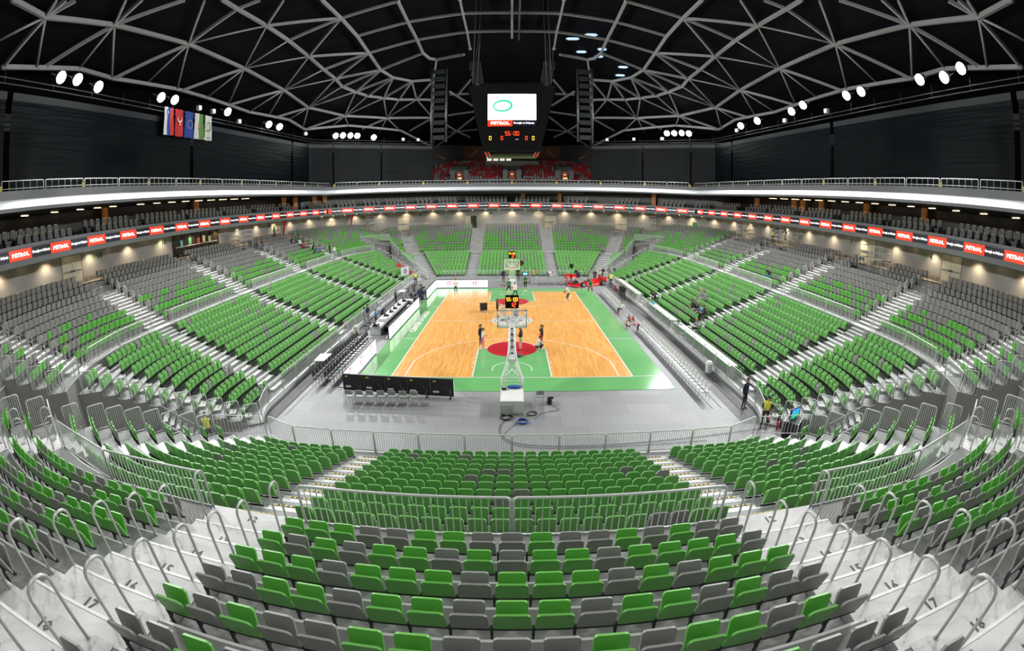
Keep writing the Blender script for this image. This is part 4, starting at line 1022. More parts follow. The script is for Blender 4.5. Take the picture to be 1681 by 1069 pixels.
# ------------------------------------------------------------------ roof lattice
ND = {'N0': (-27.7, -26.0, 25.2), 'N1': (-29.3, -22.1, 25.5), 'N2': (-29.8, -14.7, 26.8), 'N3': (-30.1, -4.2, 27.8), 'N4': (-30.2, 6.7, 27.8), 'L2': (-29.9, 16.5, 27.1), 'L3': (-29.5, 23.8, 25.9), 'L4': (-26.4, 31.1, 25.5), 'L5': (-21.0, 37.2, 25.7), 'L6': (-13.9, 41.6, 26.1), 'a': (-33.4, -22.9, 23.2), 'b': (-33.8, -19.4, 23.7), 'c': (-30.9, -24.8, 24.0), 'd': (-34.0, -18.7, 23.8), 'e': (-33.9, -14.8, 24.3), 'f': (-35.0, -9.7, 24.4), 'g': (-34.9, -9.6, 24.5), 'h': (-35.4, -4.6, 24.8), 'i': (-35.1, 0.4, 25.1), 'j': (-35.0, 1.3, 25.1), 'k': (-35.2, 6.2, 25.1), 'l': (-34.7, 10.5, 25.1), 'm': (-34.9, 11.2, 25.0), 'n': (-34.7, 15.4, 24.6), 'o': (-33.7, 19.3, 24.6), 'p': (-33.6, 20.7, 24.4), 'q': (-32.6, 23.4, 24.4), 'r': (-32.3, 27.8, 23.5), 's': (-32.1, 28.3, 23.5), 't': (-29.0, 31.8, 24.1), 'u': (-26.8, 34.0, 24.4), 'v': (-25.3, 36.9, 24.1), 'w': (-23.2, 40.1, 23.8), 'x': (-19.9, 42.1, 24.2), 'y': (-18.4, 43.3, 24.2), 'z': (-15.6, 49.9, 22.0),
 'aa': (-27.8, -22.4, 26.1), 'ab': (-27.8, -21.6, 26.3), 'ac': (-27.8, -20.7, 26.5), 'ad': (-27.3, -16.1, 27.7), 'ae': (-27.0, -14.6, 28.1), 'af': (-26.0, -10.4, 29.1), 'ag': (-25.4, -8.4, 29.6), 'ah': (-21.6, -0.7, 31.6), 'ai': (-22.9, -3.0, 31.0), 'aj': (-24.7, -6.6, 30.1), 'T1': (-24.8, -3.9, 30.2), 'M1': (-24.8, 2.0, 30.4), 'M2': (-24.7, 7.1, 30.3), 'M3': (-24.6, 12.7, 29.9), 'M4': (-24.5, 17.4, 29.4), 'M5': (-24.1, 20.9, 28.9), 'M6': (-24.1, 23.6, 28.4), 'M7': (-23.0, 26.4, 28.1), 'M8': (-21.9, 29.0, 27.9), 'M9': (-20.0, 31.4, 27.9), 'M10': (-18.0, 33.4, 27.9), 'M11': (-15.4, 35.0, 28.1), 'M12': (-12.9, 36.5, 28.2),
 'U0': (-19.0, 2.8, 32.5), 'U1': (-18.8, 8.1, 32.4), 'U2': (-18.6, 13.5, 32.0), 'U3': (-18.6, 18.5, 31.3), 'U4': (-18.4, 23.7, 30.3), 'U5': (-17.4, 26.9, 29.9), 'U6': (-15.1, 29.5, 29.8), 'U7': (-12.0, 30.8, 30.2), 'V0': (-12.5, 8.9, 34.0), 'V1': (-12.5, 14.3, 33.5), 'V2': (-12.3, 19.2, 32.8), 'V3': (-12.2, 23.0, 32.1), 'V35': (-11.6, 24.7, 31.8), 'V4': (-10.7, 25.5, 31.8), 'W0': (-5.9, 11.4, 34.8), 'W1': (-5.9, 14.8, 34.4), 'W2': (-5.8, 19.6, 33.7), 'W3': (-5.8, 24.1, 32.8), 'W4': (-6.9, 25.5, 32.4), 'c0': (0.0, 12.3, 35.0), 'c1': (0.0, 15.3, 34.6), 'c2': (0.0, 20.1, 33.9), 'c3': (0.0, 21.8, 33.6),
 'x1': (-9.1, 36.8, 28.8), 'x2': (-6.4, 32.7, 30.5), 'x3': (-10.1, 35.0, 29.2), 'x4': (-6.8, 40.4, 27.8), 'x5': (-10.2, 36.0, 28.9), 'x6': (-7.1, 36.8, 29.1), 'x7': (-11.2, 42.0, 26.5), 'x8': (-6.6, 42.3, 27.1), 'x9': (-10.3, 47.2, 24.4), 'y1': (-6.7, 43.8, 26.4), 'y2': (-11.8, 44.9, 25.2), 'y3': (-11.8, 47.0, 24.2), 'y4': (-6.4, 47.8, 24.7), 'y5': (-8.0, 50.0, 23.5), 'y6': (-15.0, 50.6, 21.8)}
BEAMS = {'outer ring beam': 'N0 N1 N2 N3 N4 L2 L3 L4 L5 L6', 'second ring beam': 'aj T1 M1 M2 M3 M4 M5 M6 M7 M8 M9 M10 M11 M12', 'third ring beam': 'U0 U1 U2 U3 U4 U5 U6 U7', 'fourth ring beam': 'V0 V1 V2 V3 V35 V4', 'inner rib': 'W0 W1 W2 W3', 'opening edge beam': 'V4 U7 M12 L6 z', 'rim beam': 'a b e g i k n q s u x z', 'opening head beam': 'V4 W4'}
CROSS = ['aa N1 ab|ab N1|ac N1|ad N2|ae N2|af N2|ag N3|N3 T1|N3 M1|c N1|a N1|b N1|d N2|e N2|f N2|g N3|h N3|i N3|j N4|k N4|l N4|m L2|n L2|o L2|p L3|q L3|r L3|s L4|t L4|u L4|v L5|w L5|x L5|y L6|z L6',
         'M1 N4|M2 N4|M3 N4|M3 L2|M4 L2|M5 L2|M5 L3|M6 L3|M7 L3|M7 L4|M8 L4|M9 L4|M9 L5|M10 L5|M11 L5|M11 L6|T1 ai|T1 N3',
         'M1 ah|M1 U1|M2 U1|M3 U1|M3 U3|M4 U3|M5 U3|M5 U4|M6 U4|M7 U4|M7 U5|M8 U5|M9 U5|M9 U6|M10 U6|M11 U6|M11 U7',
         'U1 V0|U2 V1|U3 V2|U4 V3|V1 W1|V2 W2|W1 c1|W2 c2', 'x1 x2|x1 x3|x1 x4|x5 x6|x7 x8|x9 y1|x9 y2|y3 y4|x9 y5|x9 y6']
roof = thing('roof_lattice', 'white steel lattice of the domed roof over the arena', 'roof frame', (0, 2, 24)); roof['kind'] = 'structure'
def nd(k, m=1): x, y, z = ND[k]; return (x * m, y - 2, z - 24)
def ibeam(mb, p, q, w, h):
    p, q = Vector(p), Vector(q); d = (q - p); L = d.length; d.normalize(); u = Vector((0, 0, 1)); a = d.cross(u)
    if a.length < .05: a = Vector((1, 0, 0))
    a.normalize(); b = a.cross(d).normalized(); M = Matrix((a, d, b)).transposed()
    c = (p + q) / 2; mb.box(c, (w, L, h), M=M)
for m in (1, -1):
    for nm, chain in BEAMS.items():
        mb = MB(); c = chain.split()
        for p, q in zip(c[:-1], c[1:]): ibeam(mb, nd(p, m), nd(q, m), .27 if 'rib' not in nm and 'head' not in nm else .22, .36)
        for p in c: mb.ell(nd(p, m), (.26, .26, .22), 8, 6)
        mb.build(nm.replace(' ', '_'), lattice, roof)
    for gi, g in enumerate(CROSS):
        for e in g.split('|'):
            c = e.split()
            for p, q in zip(c[:-1], c[1:]):
                mb = MB()
                if (gi * 7 + ord(p[0]) + len(q)) % 3 == 0 or gi == 3: ibeam(mb, nd(p, m), nd(q, m), .2, .3)
                else: mb.tube([nd(p, m), nd(q, m)], .105, 8)
                mb.build('lattice_strut', lattice, roof)
mb = MB(); ibeam(mb, nd('c0'), nd('c3'), .28, .4); ibeam(mb, (-.0, 4, 11.4), nd('c0'), .28, .4); mb.build('centre_rib', lattice, roof)
mb = MB(); mb.tube([(.9, 2, 11.1), (.9, 20.3, 9.4)], .1, 6); mb.build('cable_tray', mat('dark_steel', (0, 0, 0)), roof)

# dark ladder trusses and speaker clusters hanging by the opening
darkst = MATS['dark_steel']; gloss_p = mat('dark_grey_panel', (.03, .034, .04), .35, var=.1)
for m in (-1, 1):
    t = thing('hanging_ladder_truss', f"tall dark ladder truss with glossy panels hanging {'left' if m < 0 else 'right'} of the scoreboard", 'truss', (m * 9.4, 20., 18.6), 0)
    for s_ in (-1, 1): mb = MB(); mb.tube([(s_ * .95, 0, 0), (s_ * .95, 0, 10)], .12, 6); mb.build('rail', darkst, t)
    for k in range(10): mb = MB(); mb.box((0, -.1, .6 + k), (1.5, .2, .55)); mb.build('panel', gloss_p, t)
    t = thing('hanging_speaker_cluster', f"dark hanging loudspeaker cluster {'left' if m < 0 else 'right'} above the scoreboard", 'loudspeaker', (m * 4.3, 14., 24.6), 0)
    for k in range(4): mb = MB(); mb.box((-m * .16 * k, 0, 2.4 - k * .85), (1.3 - .08 * k, 1.0, .8)); mb.build('cabinet', black_p, t)
    mb = MB(); mb.tube([(0, 0, 2.8), (m * -.6, 0, 8)], .012, 4); mb.tube([(.4, 0, 2.8), (.8, 0, 8)], .012, 4); mb.build('suspension_cable', darkst, t)
# bluish reflections on the roof, put in as glowing strips
gl = mat('roof_reflection_glow', (.5, .7, 1), .4, emit=(.55, .75, 1.), es=1.1)
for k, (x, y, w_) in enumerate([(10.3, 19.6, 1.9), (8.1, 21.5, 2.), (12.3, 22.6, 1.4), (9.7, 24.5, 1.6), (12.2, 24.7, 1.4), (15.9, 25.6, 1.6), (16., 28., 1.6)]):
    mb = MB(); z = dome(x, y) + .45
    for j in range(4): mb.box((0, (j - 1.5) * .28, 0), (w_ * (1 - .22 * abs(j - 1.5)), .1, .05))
    mb.build('ceiling_reflection_patch', gl, None, loc=(x, y, z), rz=-.15, label=f'bluish bright patch on the black roof right of centre, {ordw(k + 1)} from the top', cat='roof light', group='bluish bright patches on the roof')

# ------------------------------------------------------------------ scoreboard
sc_b = mat('scoreboard_black', (.004, .004, .005), .6, var=.2, spec=.15)
sb = thing('hanging_scoreboard', 'large black tapered scoreboard cube hanging over mid court with a white screen', 'scoreboard', (0, 2.3, 14.9))
mb = MB(); hw, hb = 3.75, 2.45
T_ = [(-hw, -2.3, 5.9), (hw, -2.3, 5.9), (hw, 3.2, 5.9), (-hw, 3.2, 5.9)]; B_ = [(-hb, -2.3, 0), (hb, -2.3, 0), (hb, 2.6, 0), (-hb, 2.6, 0)]
mb.add(B_ + T_, [(0, 3, 2, 1), (4, 5, 6, 7), (0, 1, 5, 4), (1, 2, 6, 5), (2, 3, 7, 6), (3, 0, 4, 7)]); mb.build('housing', sc_b, sb)
yf = -2.34
def panel(nm, x0, x1, z0, z1, m, par, d=0.): mb = MB(); mb.box(((x0 + x1) / 2, yf - d, (z0 + z1) / 2), (x1 - x0, .04, z1 - z0)); return mb.build(nm, m, par)
K = .945
scr = panel('white_screen', -2.06, 2.06, 2.75, 5.1, mat('screen_white', (1, 1, 1), .4, emit=(1, .985, 1), es=1.5), sb); scr['label'] = 'bright white video screen'
mb = MB()
R1, R2 = (.84, .54), (.69, .39)
for k in range(40):
    a, b = 2 * PI * k / 40, 2 * PI * (k + 1) / 40
    f = lambda t, rr, dx, dz: (-.78 + dx + rr[0] * math.cos(t), yf - .06, 4.02 + dz + rr[1] * math.sin(t) + .04 * math.cos(t))
    mb.quad(f(a, R1, 0, 0), f(b, R1, 0, 0), f(b, R2, -.03, -.01), f(a, R2, -.03, -.01))
mb.build('green_ring_logo', mat('logo_green', (.0, .5, .25), .4, emit=(.0, .55, .28), es=.9), scr)
mb = MB(); put_text(mb, 'SPORT', (.85, yf - .06, 3.72), (1, 0, 0), (0, 0, 1), w=.95, h=.19, bold=.02); mb.build('screen_caption', mat('caption_grey', (.6, .6, .65), .4, emit=(.4, .38, .45), es=.9), scr); mb = MB(); put_text(mb, 'LJUBLJANA', (1.15, yf - .06, 3.45), (1, 0, 0), (0, 0, 1), w=1.55, h=.19, bold=.02)
mb.build('screen_caption', mat('caption_grey', (.6, .6, .65), .4, emit=(.4, .38, .45), es=.9), scr)
rp = panel('red_advert', -2.06, .03, 2.2, 2.75, red_e, sb); mb = MB(); put_text(mb, 'PETROL', (-1.0, yf - .06, 2.47), (1, 0, 0), (0, 0, 1), w=1.6, h=.28, bold=.045); mb.build('lettering', white_e, rp)
rp = panel('black_advert', .03, 2.06, 2.2, 2.75, led_b, sb); mb = MB(); put_text(mb, 'Energija za življenje', (1.02, yf - .06, 2.47), (1, 0, 0), (0, 0, 1), w=1.75, h=.2, bold=.02); mb.build('lettering', white_e, rp)
SEG = {'0': 'abcdef', '1': 'bc', '2': 'abged', '5': 'afgcd'}
def digits(mb, txt, x, y, z, h, w, mi=0, th=.16, ax=(1, 0, 0)):
    """seven segment digits centred at x"""
    ax = Vector(ax); n = len(txt); sp = w * 1.45; x0 = -(n - 1) * sp / 2
    for i, ch in enumerate(txt):
        c = Vector((x, y, z)) + ax * (x0 + i * sp)
        def seg(a, b): 
            p, q = Vector(a), Vector(b); dd = (q - p).normalized() * (h * .03); p = p + dd; q = q - dd
            nr = Vector((-(q - p).y, (q - p).x)).normalized() * (h * th / 2)
            P = [p - nr, q - nr, q + nr, p + nr]; mb.add([c + ax * e[0] + Vector((0, 0, e[1])) for e in P], [(0, 1, 2, 3)], mi)
        L_, T2 = w / 2, h / 2
        S_ = {'a': ((-L_, T2), (L_, T2)), 'b': ((L_, T2), (L_, 0)), 'c': ((L_, 0), (L_, -T2)), 'd': ((-L_, -T2), (L_, -T2)), 'e': ((-L_, 0), (-L_, -T2)), 'f': ((-L_, T2), (-L_, 0)), 'g': ((-L_, 0), (L_, 0))}
        if ch == ':':
            for dz in (-h * .18, h * .18): mb.add([c + Vector((0, 0, dz)) + ax * a_ + Vector((0, 0, b_)) for a_, b_ in ((-h * .06, -h * .06), (h * .06, -h * .06), (h * .06, h * .06), (-h * .06, h * .06))], [(0, 1, 2, 3)], mi)
        elif ch in SEG:
            for e in SEG[ch]: seg(*S_[e])
dr_m = mat('digit_red', (1, .05, .01), .4, emit=(1, .07, .02), es=1.8); dy_m = mat('digit_yellow', (1, .7, .05), .4, emit=(1, .62, .05), es=1.6); do_m = mat('digit_orange', (1, .5, .03), .4, emit=(1, .42, .02), es=2.)
mb = MB(); digits(mb, '55:00', 0, yf - .04, 1.55, .34, .17, th=.13); mb.build('clock_digits', dr_m, sb)
for x_ in (-.86, 1.22): mb = MB(); digits(mb, '0', x_, yf - .04, 1.15, .32, .16, th=.13); mb.build('red_digit', dr_m, sb)
for x_ in (-1.85, 1.8): mb = MB(); digits(mb, '0', x_, yf - .04, 1.15, .32, .16, th=.13); mb.build('yellow_digit', dy_m, sb)
mb = MB(); mb.box((.42, yf - .02, 1.03), (.3, .02, .05)); mb.build('small_bar', mat('digit_grey', (.5, .5, .5), .4, emit=(.5, .5, .5), es=.6), sb)
mb = MB(); mb.box((0, -.6, -.32), (4.3, 1.8, .12)); mb.box((-2.1, -.6, -.15), (.1, 1.8, .3)); mb.box((2.1, -.6, -.15), (.1, 1.8, .3)); lowp = mb.build('lower_tray', mat('tray_dark', (.03, .05, .02), .5, emit=(.05, .075, .02), es=.35), sb)
mb = MB()
for k in range(4): s_ = (-1 if k < 2 else 1); x = s_ * (1.95 + .28 * (k % 2)); mb.box((x, -1.56, -.2), (.09, .03, .46), M=Matrix.Rotation(s_ * .45, 3, 'Y'))
mb.build('red_strips', mat('strip_red', (.6, .05, .05), .4, emit=(.7, .06, .05), es=.6), sb)
for k, (x, y) in enumerate([(-3.4, -2), (3.4, -2), (-3.4, 3), (3.4, 3)]): mb = MB(); mb.tube([(x, y, 5.9), (x * .9, y, 18)], .012, 4); mb.build('hoist_cable', darkst, sb)
mb = MB(); mb.box((0, .4, 6.1), (5.5, 4., .4)); mb.build('top_frame', sc_b, sb)

# ------------------------------------------------------------------ flags
def flag(k, y, parts, label):
    W_, H_ = 1.45, 2.75; mb = MB(); n = 12
    mats = []
    def zc(u, v): return .10 * math.sin(u * 9 + k * 1.7) * (.4 + .6 * v) + .04 * math.sin(v * 5 + u * 4)
    t = thing('hanging_flag', label, 'flag', (-32.2, y, 19.1), 0)
    for (nm, m, u0, u1, v0, v1, d) in parts:
        f = MB(); nn = max(2, int(14 * (u1 - u0))); mm = max(2, int(8 * (v1 - v0)))
        g = [[(d + zc(u0 + (u1 - u0) * i / nn, 1 - (v0 + (v1 - v0) * j / mm)), (u0 + (u1 - u0) * i / nn) * W_, (v0 + (v1 - v0) * j / mm) * H_) for j in range(mm + 1)] for i in range(nn + 1)]
        for i in range(nn):
            for j in range(mm): f.quad(g[i][j], g[i + 1][j], g[i + 1][j + 1], g[i][j + 1])
        f.build(nm, m, t)
    return t, zc
fw = mat('flag_white', (.75, .75, .75), .7, var=.03); fb = mat('flag_blue', (.02, .06, .35), .7, var=.05); fr_ = mat('flag_red', (.6, .03, .03), .7, var=.05); fg = mat('flag_green', (.16, .3, .08), .7, var=.05); fy = mat('flag_yellow', (.8, .6, .05), .6)
fl, zc = flag(0, -4.75, [('white_stripe', fw, 0, .33, 0, 1, 0), ('blue_stripe', fb, .33, .66, 0, 1, 0), ('red_stripe', fr_, .66, 1, 0, 1, 0), ('crest', fb, .2, .46, .72, .92, .04), ('crest_peak', fw, .27, .4, .76, .85, .06)], 'white blue and red flag with a crest, first in the row of hanging flags')
fl, zc = flag(1, -3.1, [('field', fr_, 0, 1, 0, 1, 0)], 'red flag with white crescent and star')
mb = MB(); c0, c1 = Vector((.7, 1.75)), Vector((.7, 1.86))
pts = [(c0.x + .38 * math.cos(a), c0.y + .38 * math.sin(a)) for a in np.linspace(PI / 2 + .55, PI / 2 + 2 * PI - .55, 26)] + [(c1.x + .3 * math.cos(a), c1.y + .3 * math.sin(a)) for a in np.linspace(PI / 2 + 2 * PI - .75, PI / 2 + .75, 26)]
for i in range(25): mb.quad((.14, *pts[i]), (.14, *pts[i + 1]), (.14, *pts[51 - i - 1]), (.14, *pts[51 - i]))
mb.add([(.14, .7 + (.16 if j % 2 == 0 else .065) * math.sin(j * PI / 5), 1.2 + (.16 if j % 2 == 0 else .065) * math.cos(j * PI / 5)) for j in range(10)], [tuple(range(10))]); mb.build('crescent_and_star', fw, fl)
fl, zc = flag(2, -1.45, [('field', fb, 0, 1, 0, 1, 0)], 'blue flag with a ring of yellow stars')
mb = MB()
for s_ in range(12):
    cy, cz = .72 + .42 * math.sin(s_ * PI / 6), 1.4 + .42 * math.cos(s_ * PI / 6); mb.add([(.14, cy + (.085 if j % 2 == 0 else .035) * math.sin(j * PI / 5), cz + (.085 if j % 2 == 0 else .035) * math.cos(j * PI / 5)) for j in range(10)], [tuple(range(10))])
mb.build('star_ring', fy, fl)
fl, zc = flag(3, .3, [('white_half', fw, 0, .5, 0, 1, 0), ('green_half', fg, .5, 1, 0, 1, 0), ('red_shield', fr_, .36, .64, .4, .58, .05), ('tower', fw, .45, .55, .45, .56, .07)], 'white and green flag with a small red shield')
fl, zc = flag(4, 1.95, [('field', fw, 0, 1, 0, 1, 0), ('green_edge', fg, .0, .1, .1, 1, .02)], 'white flag with a green ring, last in the row of hanging flags')
mb = MB()
for k in range(28):
    a, b = 2 * PI * k / 28, 2 * PI * (k + 1) / 28; mb.quad(*[(.15, .74 + r * math.cos(t) * .8, 1.5 + r * math.sin(t)) for r, t in ((.42, a), (.54, a), (.54, b), (.42, b))])
mb.build('green_ring', fg, fl); mb = MB(); mb.box((.15, .74, .28), (.01, .8, .05)); mb.build('caption_line', mat('flag_caption', (.1, .1, .1), .6), fl)

# ------------------------------------------------------------------ floodlights
LT = [(-31.4, -18.6, 22.4), (-31.5, -16.8, 22.5), (-31.7, -14.3, 22.3), (-31.9, -5.9, 22.6), (-32.0, -3.7, 22.7), (-31.9, 5.9, 22.8), (-31.6, 15.4, 22.5), (-31.4, 18.1, 22.5), (-28.1, 31.3, 22.5), (-27.2, 32.2, 22.6), (-26.2, 33.1, 22.6), (-25.3, 34.0, 22.6), (-23.0, 35.9, 22.4), (25.3, 33.9, 23.0), (26.3, 33.1, 23.0), (27.3, 32.2, 23.0), (28.2, 31.3, 22.9), (31.4, 19.2, 22.8), (31.6, 14.8, 22.9), (31.9, 6.9, 23.0), (32.0, 4.6, 23.4), (32.0, -3.3, 23.2), (31.9, -5.7, 23.2), (31.7, -13.7, 23.0), (31.5, -16.6, 22.7), (31.4, -18.5, 23.1)]
lens_m = mat('floodlight_lens', (1, 1, 1), .3, emit=(.92, 1., .98), es=45)
fb1 = MB(); fb1.cyl((0, 0, 0), .5, .5, 16, r2=.35); FB1 = fb1.mesh('flood_housing', darkst)
fl1 = MB(); fl1.cyl((0, 0, -.27), .47, .04, 20); FL1 = fl1.mesh('flood_lens', lens_m)
br1 = MB(); br1.tube([(-.5, 0, 0), (-.5, 0, .6), (.5, 0, .6), (.5, 0, 0)], .03, 5); BR1 = br1.mesh('flood_bracket', steel)
nL = sum(1 for p in LT if p[0] < 0)
for i, (x, y, z) in enumerate(LT):
    t = thing('spotlight', f"bright white floodlight on the {'left' if x < 0 else 'right'} lighting rail, {ordw(i + 1 if x < 0 else len(LT) - i)} from the camera end", 'light', (x, y, z), 0, 'floodlights on the rail')
    d = Vector((-x * .15 + 0, -6 + y * .3, 1)) - t.location; t.rotation_euler = d.to_track_quat('-Z', 'Y').to_euler()
    obj('housing', FB1, t); obj('lens', FL1, t); obj('bracket', BR1, t)
BEAM = [(-31.5, -17.5, 22.4, 1.6), (-31.7, -14.3, 22.3, 1), (-31.9, -4.8, 22.6, 1.5), (-31.9, 5.9, 22.8, 1), (-31.5, 16.7, 22.5, 1.5), (-26.7, 32.7, 22.6, 2.2), (26.8, 32.7, 23., 2.2), (31.4, 19.2, 22.8, 1), (31.6, 14.8, 22.9, 1), (31.9, 5.7, 23.2, 1.5), (31.9, -4.5, 23.2, 1.5), (31.7, -13.7, 23., 1), (31.5, -17.5, 22.9, 1.6)]
for i, (x, y, z, e) in enumerate(BEAM):
    l = bpy.data.lights.new('floodlight_beam', 'SPOT'); l.energy = 8700 * e; l.spot_size = R(128); l.spot_blend = .4; l.shadow_soft_size = .5; l.color = (.98, 1, .985)
    o = bpy.data.objects.new('floodlight_beam', l); COL.objects.link(o); o.location = (x * .972, y * .98, z - .1)
    d = Vector((-x * .12, -5 + y * .6, 0)) - o.location; o.rotation_euler = d.to_track_quat('-Z', 'Y').to_euler()
# unseen fill lamps added above the near end to brighten the near seats
for i, (x, y, z) in enumerate([(-20, -37., 24.5), (-7, -40.5, 25.5), (7, -40.5, 25.5), (20, -37., 24.5)]):
    l = bpy.data.lights.new('near_fill_light', 'SPOT'); l.energy = 2700; l.spot_size = R(130); l.spot_blend = .8; l.shadow_soft_size = .5
    o = bpy.data.objects.new('near_fill_light', l); COL.objects.link(o); o.location = (x, y, z); o.rotation_euler = (0, 0, 0)
w = bpy.data.worlds.new('world'); scene.world = w; w.use_nodes = True
w.node_tree.nodes['Background'].inputs[0].default_value = (.02, .02, .025, 1)
scene.view_settings.view_transform = 'Standard'
cy_ = scene.cycles
cy_.use_denoising = True; cy_.max_bounces = 6; cy_.diffuse_bounces = 3; cy_.glossy_bounces = 2; cy_.transparent_max_bounces = 8; cy_.transmission_bounces = 2
cy_.use_adaptive_sampling = True; cy_.adaptive_threshold = .03; cy_.sample_clamp_indirect = 5.; cy_.caustics_reflective = False; cy_.caustics_refractive = False
# ------------------------------------------------------------------ baskets
pad = mat('basket_white_pad', (.78, .77, .74), .4, var=.03); clear = mat('backboard_glass', (.8, .9, .9), .05, alpha=.12); rim_m = mat('rim_orange', (.75, .13, .02), .4); net_m = mat('net_white', (.8, .8, .8), .6)
def basket(sgn, label):
    t = thing('basketball_stand', label, 'basketball hoop', (0, sgn * 14, .0), 0 if sgn < 0 else PI)
    fz = 0.
    mb = MB(); mb.box((0, -4.1, .42), (1.2, 1.9, .6)); mb.box((0, -4.1, .07), (1.1, 1.8, .12)); mb.box((0, -4.15, .735), (1.14, 1.8, .03)); mb.build('base_box', pad, t)
    mb = MB(); mb.box((-.28, -5.12, .32), (.6, .14, .55)); mb.build('grey_rear_panel', steel, t)
    for x in (-.5, .5):
        for y in (-4.8, -3.4): mb = MB(); mb.cyl((x, y, .07), .07, .06, 12, axis='x'); mb.build('caster', black_p, t)
    mb = MB()
    for s_ in (-1, 1):
        mb.tube([(s_ * .56, -3.3, .7), (s_ * .56, -2.9, 1.15), (s_ * .26, -2.0, 1.75), (s_ * .17, -1.2, 2.35), (s_ * .15, 0.2, 3.05)], .05, 6)
        mb.tube([(s_ * .5, -3.1, .75), (s_ * .12, -1.7, 1.75)], .035, 6); mb.tube([(s_ * .5, -2.95, 1.1), (0, -2.3, 1.45)], .03, 6)
    for k in range(4): mb.box((0, -3.0 + k * .3, 1.0 + .17 * k), (1.0 - .17 * k, .05, .05))
    mb.build('side_frame', white, t)
    mb = MB(); P0, P1 = Vector((0, -1.9, 1.75)), Vector((0, .75, 3.12)); d = (P1 - P0); L = d.length; ang = math.atan2(d.z, d.y)
    mb.box((P0 + P1) / 2, (.38, L, .3), M=Matrix.Rotation(ang, 3, 'X')); mb.build('boom', white, t)
    mb = MB()
    for k in range(5): c = P0 + d * (.15 + .17 * k) + Vector((0, -.09, .17)); mb.box(c, (.12, .1, .02), M=Matrix.Rotation(ang, 3, 'X'))
    mb.build('boom_fittings', black_p, t)
    mb = MB()
    for s_ in (-1, 1):
        mb.tube([(s_ * .12, .7, 3.1), (s_ * .55, 1.1, 3.25)], .035, 6); mb.tube([(s_ * .12, .7, 3.1), (s_ * .85, 1.13, 3.85)], .03, 6); mb.tube([(0, .7, 3.1), (s_ * .3, 1.12, 3.4)], .03, 6)
    mb.tube([(0, .7, 3.1), (0, 1.1, 3.9), (0, 1.05, 4.2)], .04, 6); mb.box((0, .9, 3.1), (.34, .5, .2)); mb.build('board_bracket', white, t)
    mb = MB(); y = 1.2
    for z in (2.93, 3.92): mb.box((0, y, z), (1.8, .05, .09))
    for x in (-.87, .87): mb.box((x, y, 3.425), (.085, .05, 1.05))
    for z in (3.08, 3.5): mb.box((0, y, z), (.59, .03, .045))
    for x in (-.28, .28): mb.box((x, y, 3.29), (.045, .03, .45))
    mb.box((0, y, 2.86), (1.8, .09, .09)); mb.build('board_frame', white, t)
    mb = MB(); mb.box((0, y, 3.425), (1.7, .012, .95)); mb.build('glass_board', clear, t)
    mb = MB(); mb.tube([(.225 * math.cos(a), 1.2 + .375 + .225 * math.sin(a), 3.05) for a in np.linspace(0, 2 * PI, 25)], .012, 6); mb.box((0, 1.27, 3.03), (.15, .14, .1)); hoop = mb.build('hoop_rim', rim_m, t)
    mb = MB()
    for k in range(12):
        for dd in (1, -1):
            pts = []
            for j in range(5):
                rr = .225 - .022 * j - (.01 if j > 2 else 0); a = 2 * PI * (k + dd * j * .5) / 12; pts.append((rr * math.cos(a), 1.575 + rr * math.sin(a), 3.04 - .1 * j))
            mb.tube(pts, .004, 3, cap=False)
    mb.build('net', net_m, hoop)
    # shot clock box
    mb = MB(); mb.box((0, 1.0, 4.5), (.8, .18, .78)); sc = mb.build('shot_clock', sc_b, t)
    for fy, ax in ((-.1, (1, 0, 0)), (.1, (-1, 0, 0))):
        mb = MB(); digits(mb, '55:00', 0, 1.0 + fy, 4.66, .2, .095, ax=ax, th=.2); mb.build('timer_digits', do_m, sc)
        mb = MB(); digits(mb, '12', .05 * ax[0], 1.0 + fy, 4.34, .26, .14, ax=ax, th=.2); mb.build('shot_digits', dr_m, sc)
    return t
basket(-1, 'white wheeled basketball stand at the near end with its shot clock seen from behind')
basket(1, 'white wheeled basketball stand with red hoop at the far end of the court')
# things on and around the near stand
blue_c = mat('blue_cable', (.02, .12, .42), .45); blk_c = mat('black_cable', (.015, .015, .015), .5); ygr_c = mat('yellow_green_cable', (.35, .4, .08), .5)
def coil(name, c, r, m, label, turns=6, th=.014):
    mb = MB(); pts = []
    for k in range(turns * 18): a = 2 * PI * k / 18; rr = r * (1 + .12 * math.sin(k * .37)); pts.append((c[0] + rr * math.cos(a), c[1] + rr * .95 * math.sin(a), c[2] + th + .012 * (k / 18) + .008 * math.sin(k * .9)))
    mb.tube(pts, th, 5); return mb.build(name, m, label=label, cat='cable')
coil('cable_coil', (.5, -19.9, 0), .27, blue_c, 'coil of blue cable lying on the grey floor behind the near basketball stand', 7, .02)
coil('cable_coil', (-.3, -19.45, 0), .3, blk_c, 'coil of thick black cable under the grey panel of the near basketball stand', 5, .02)
coil('cable_coil', (1.0, -19.0, 0), .24, blk_c, 'small black cable coil right of the near basketball stand', 3, .014)
coil('cable_coil', (.72, -19.45, 0), .2, ygr_c, 'thin yellow green cable loop beside the blue coil', 2, .01)
mb = MB(); mb.ell((.12, -17.35, .83), (.42, .15, .09), 14, 8); mb.build('blue_bag', mat('blue_cloth', (.03, .1, .4), .7, var=.3, vscale=20), label='crumpled blue cloth lying on top of the near basketball stand base', cat='cloth')
t = thing('control_box', 'small black control box on the left of the near stand base', 'box', (-.42, -17.55, .752)); mb = MB(); mb.box((0, 0, .06), (.24, .18, .12)); mb.build('case', black_p, t); mb = MB(); mb.box((0, .0, .125), (.16, .1, .01)); mb.build('display', mat('pale_display', (.5, .5, .48), .4), t)
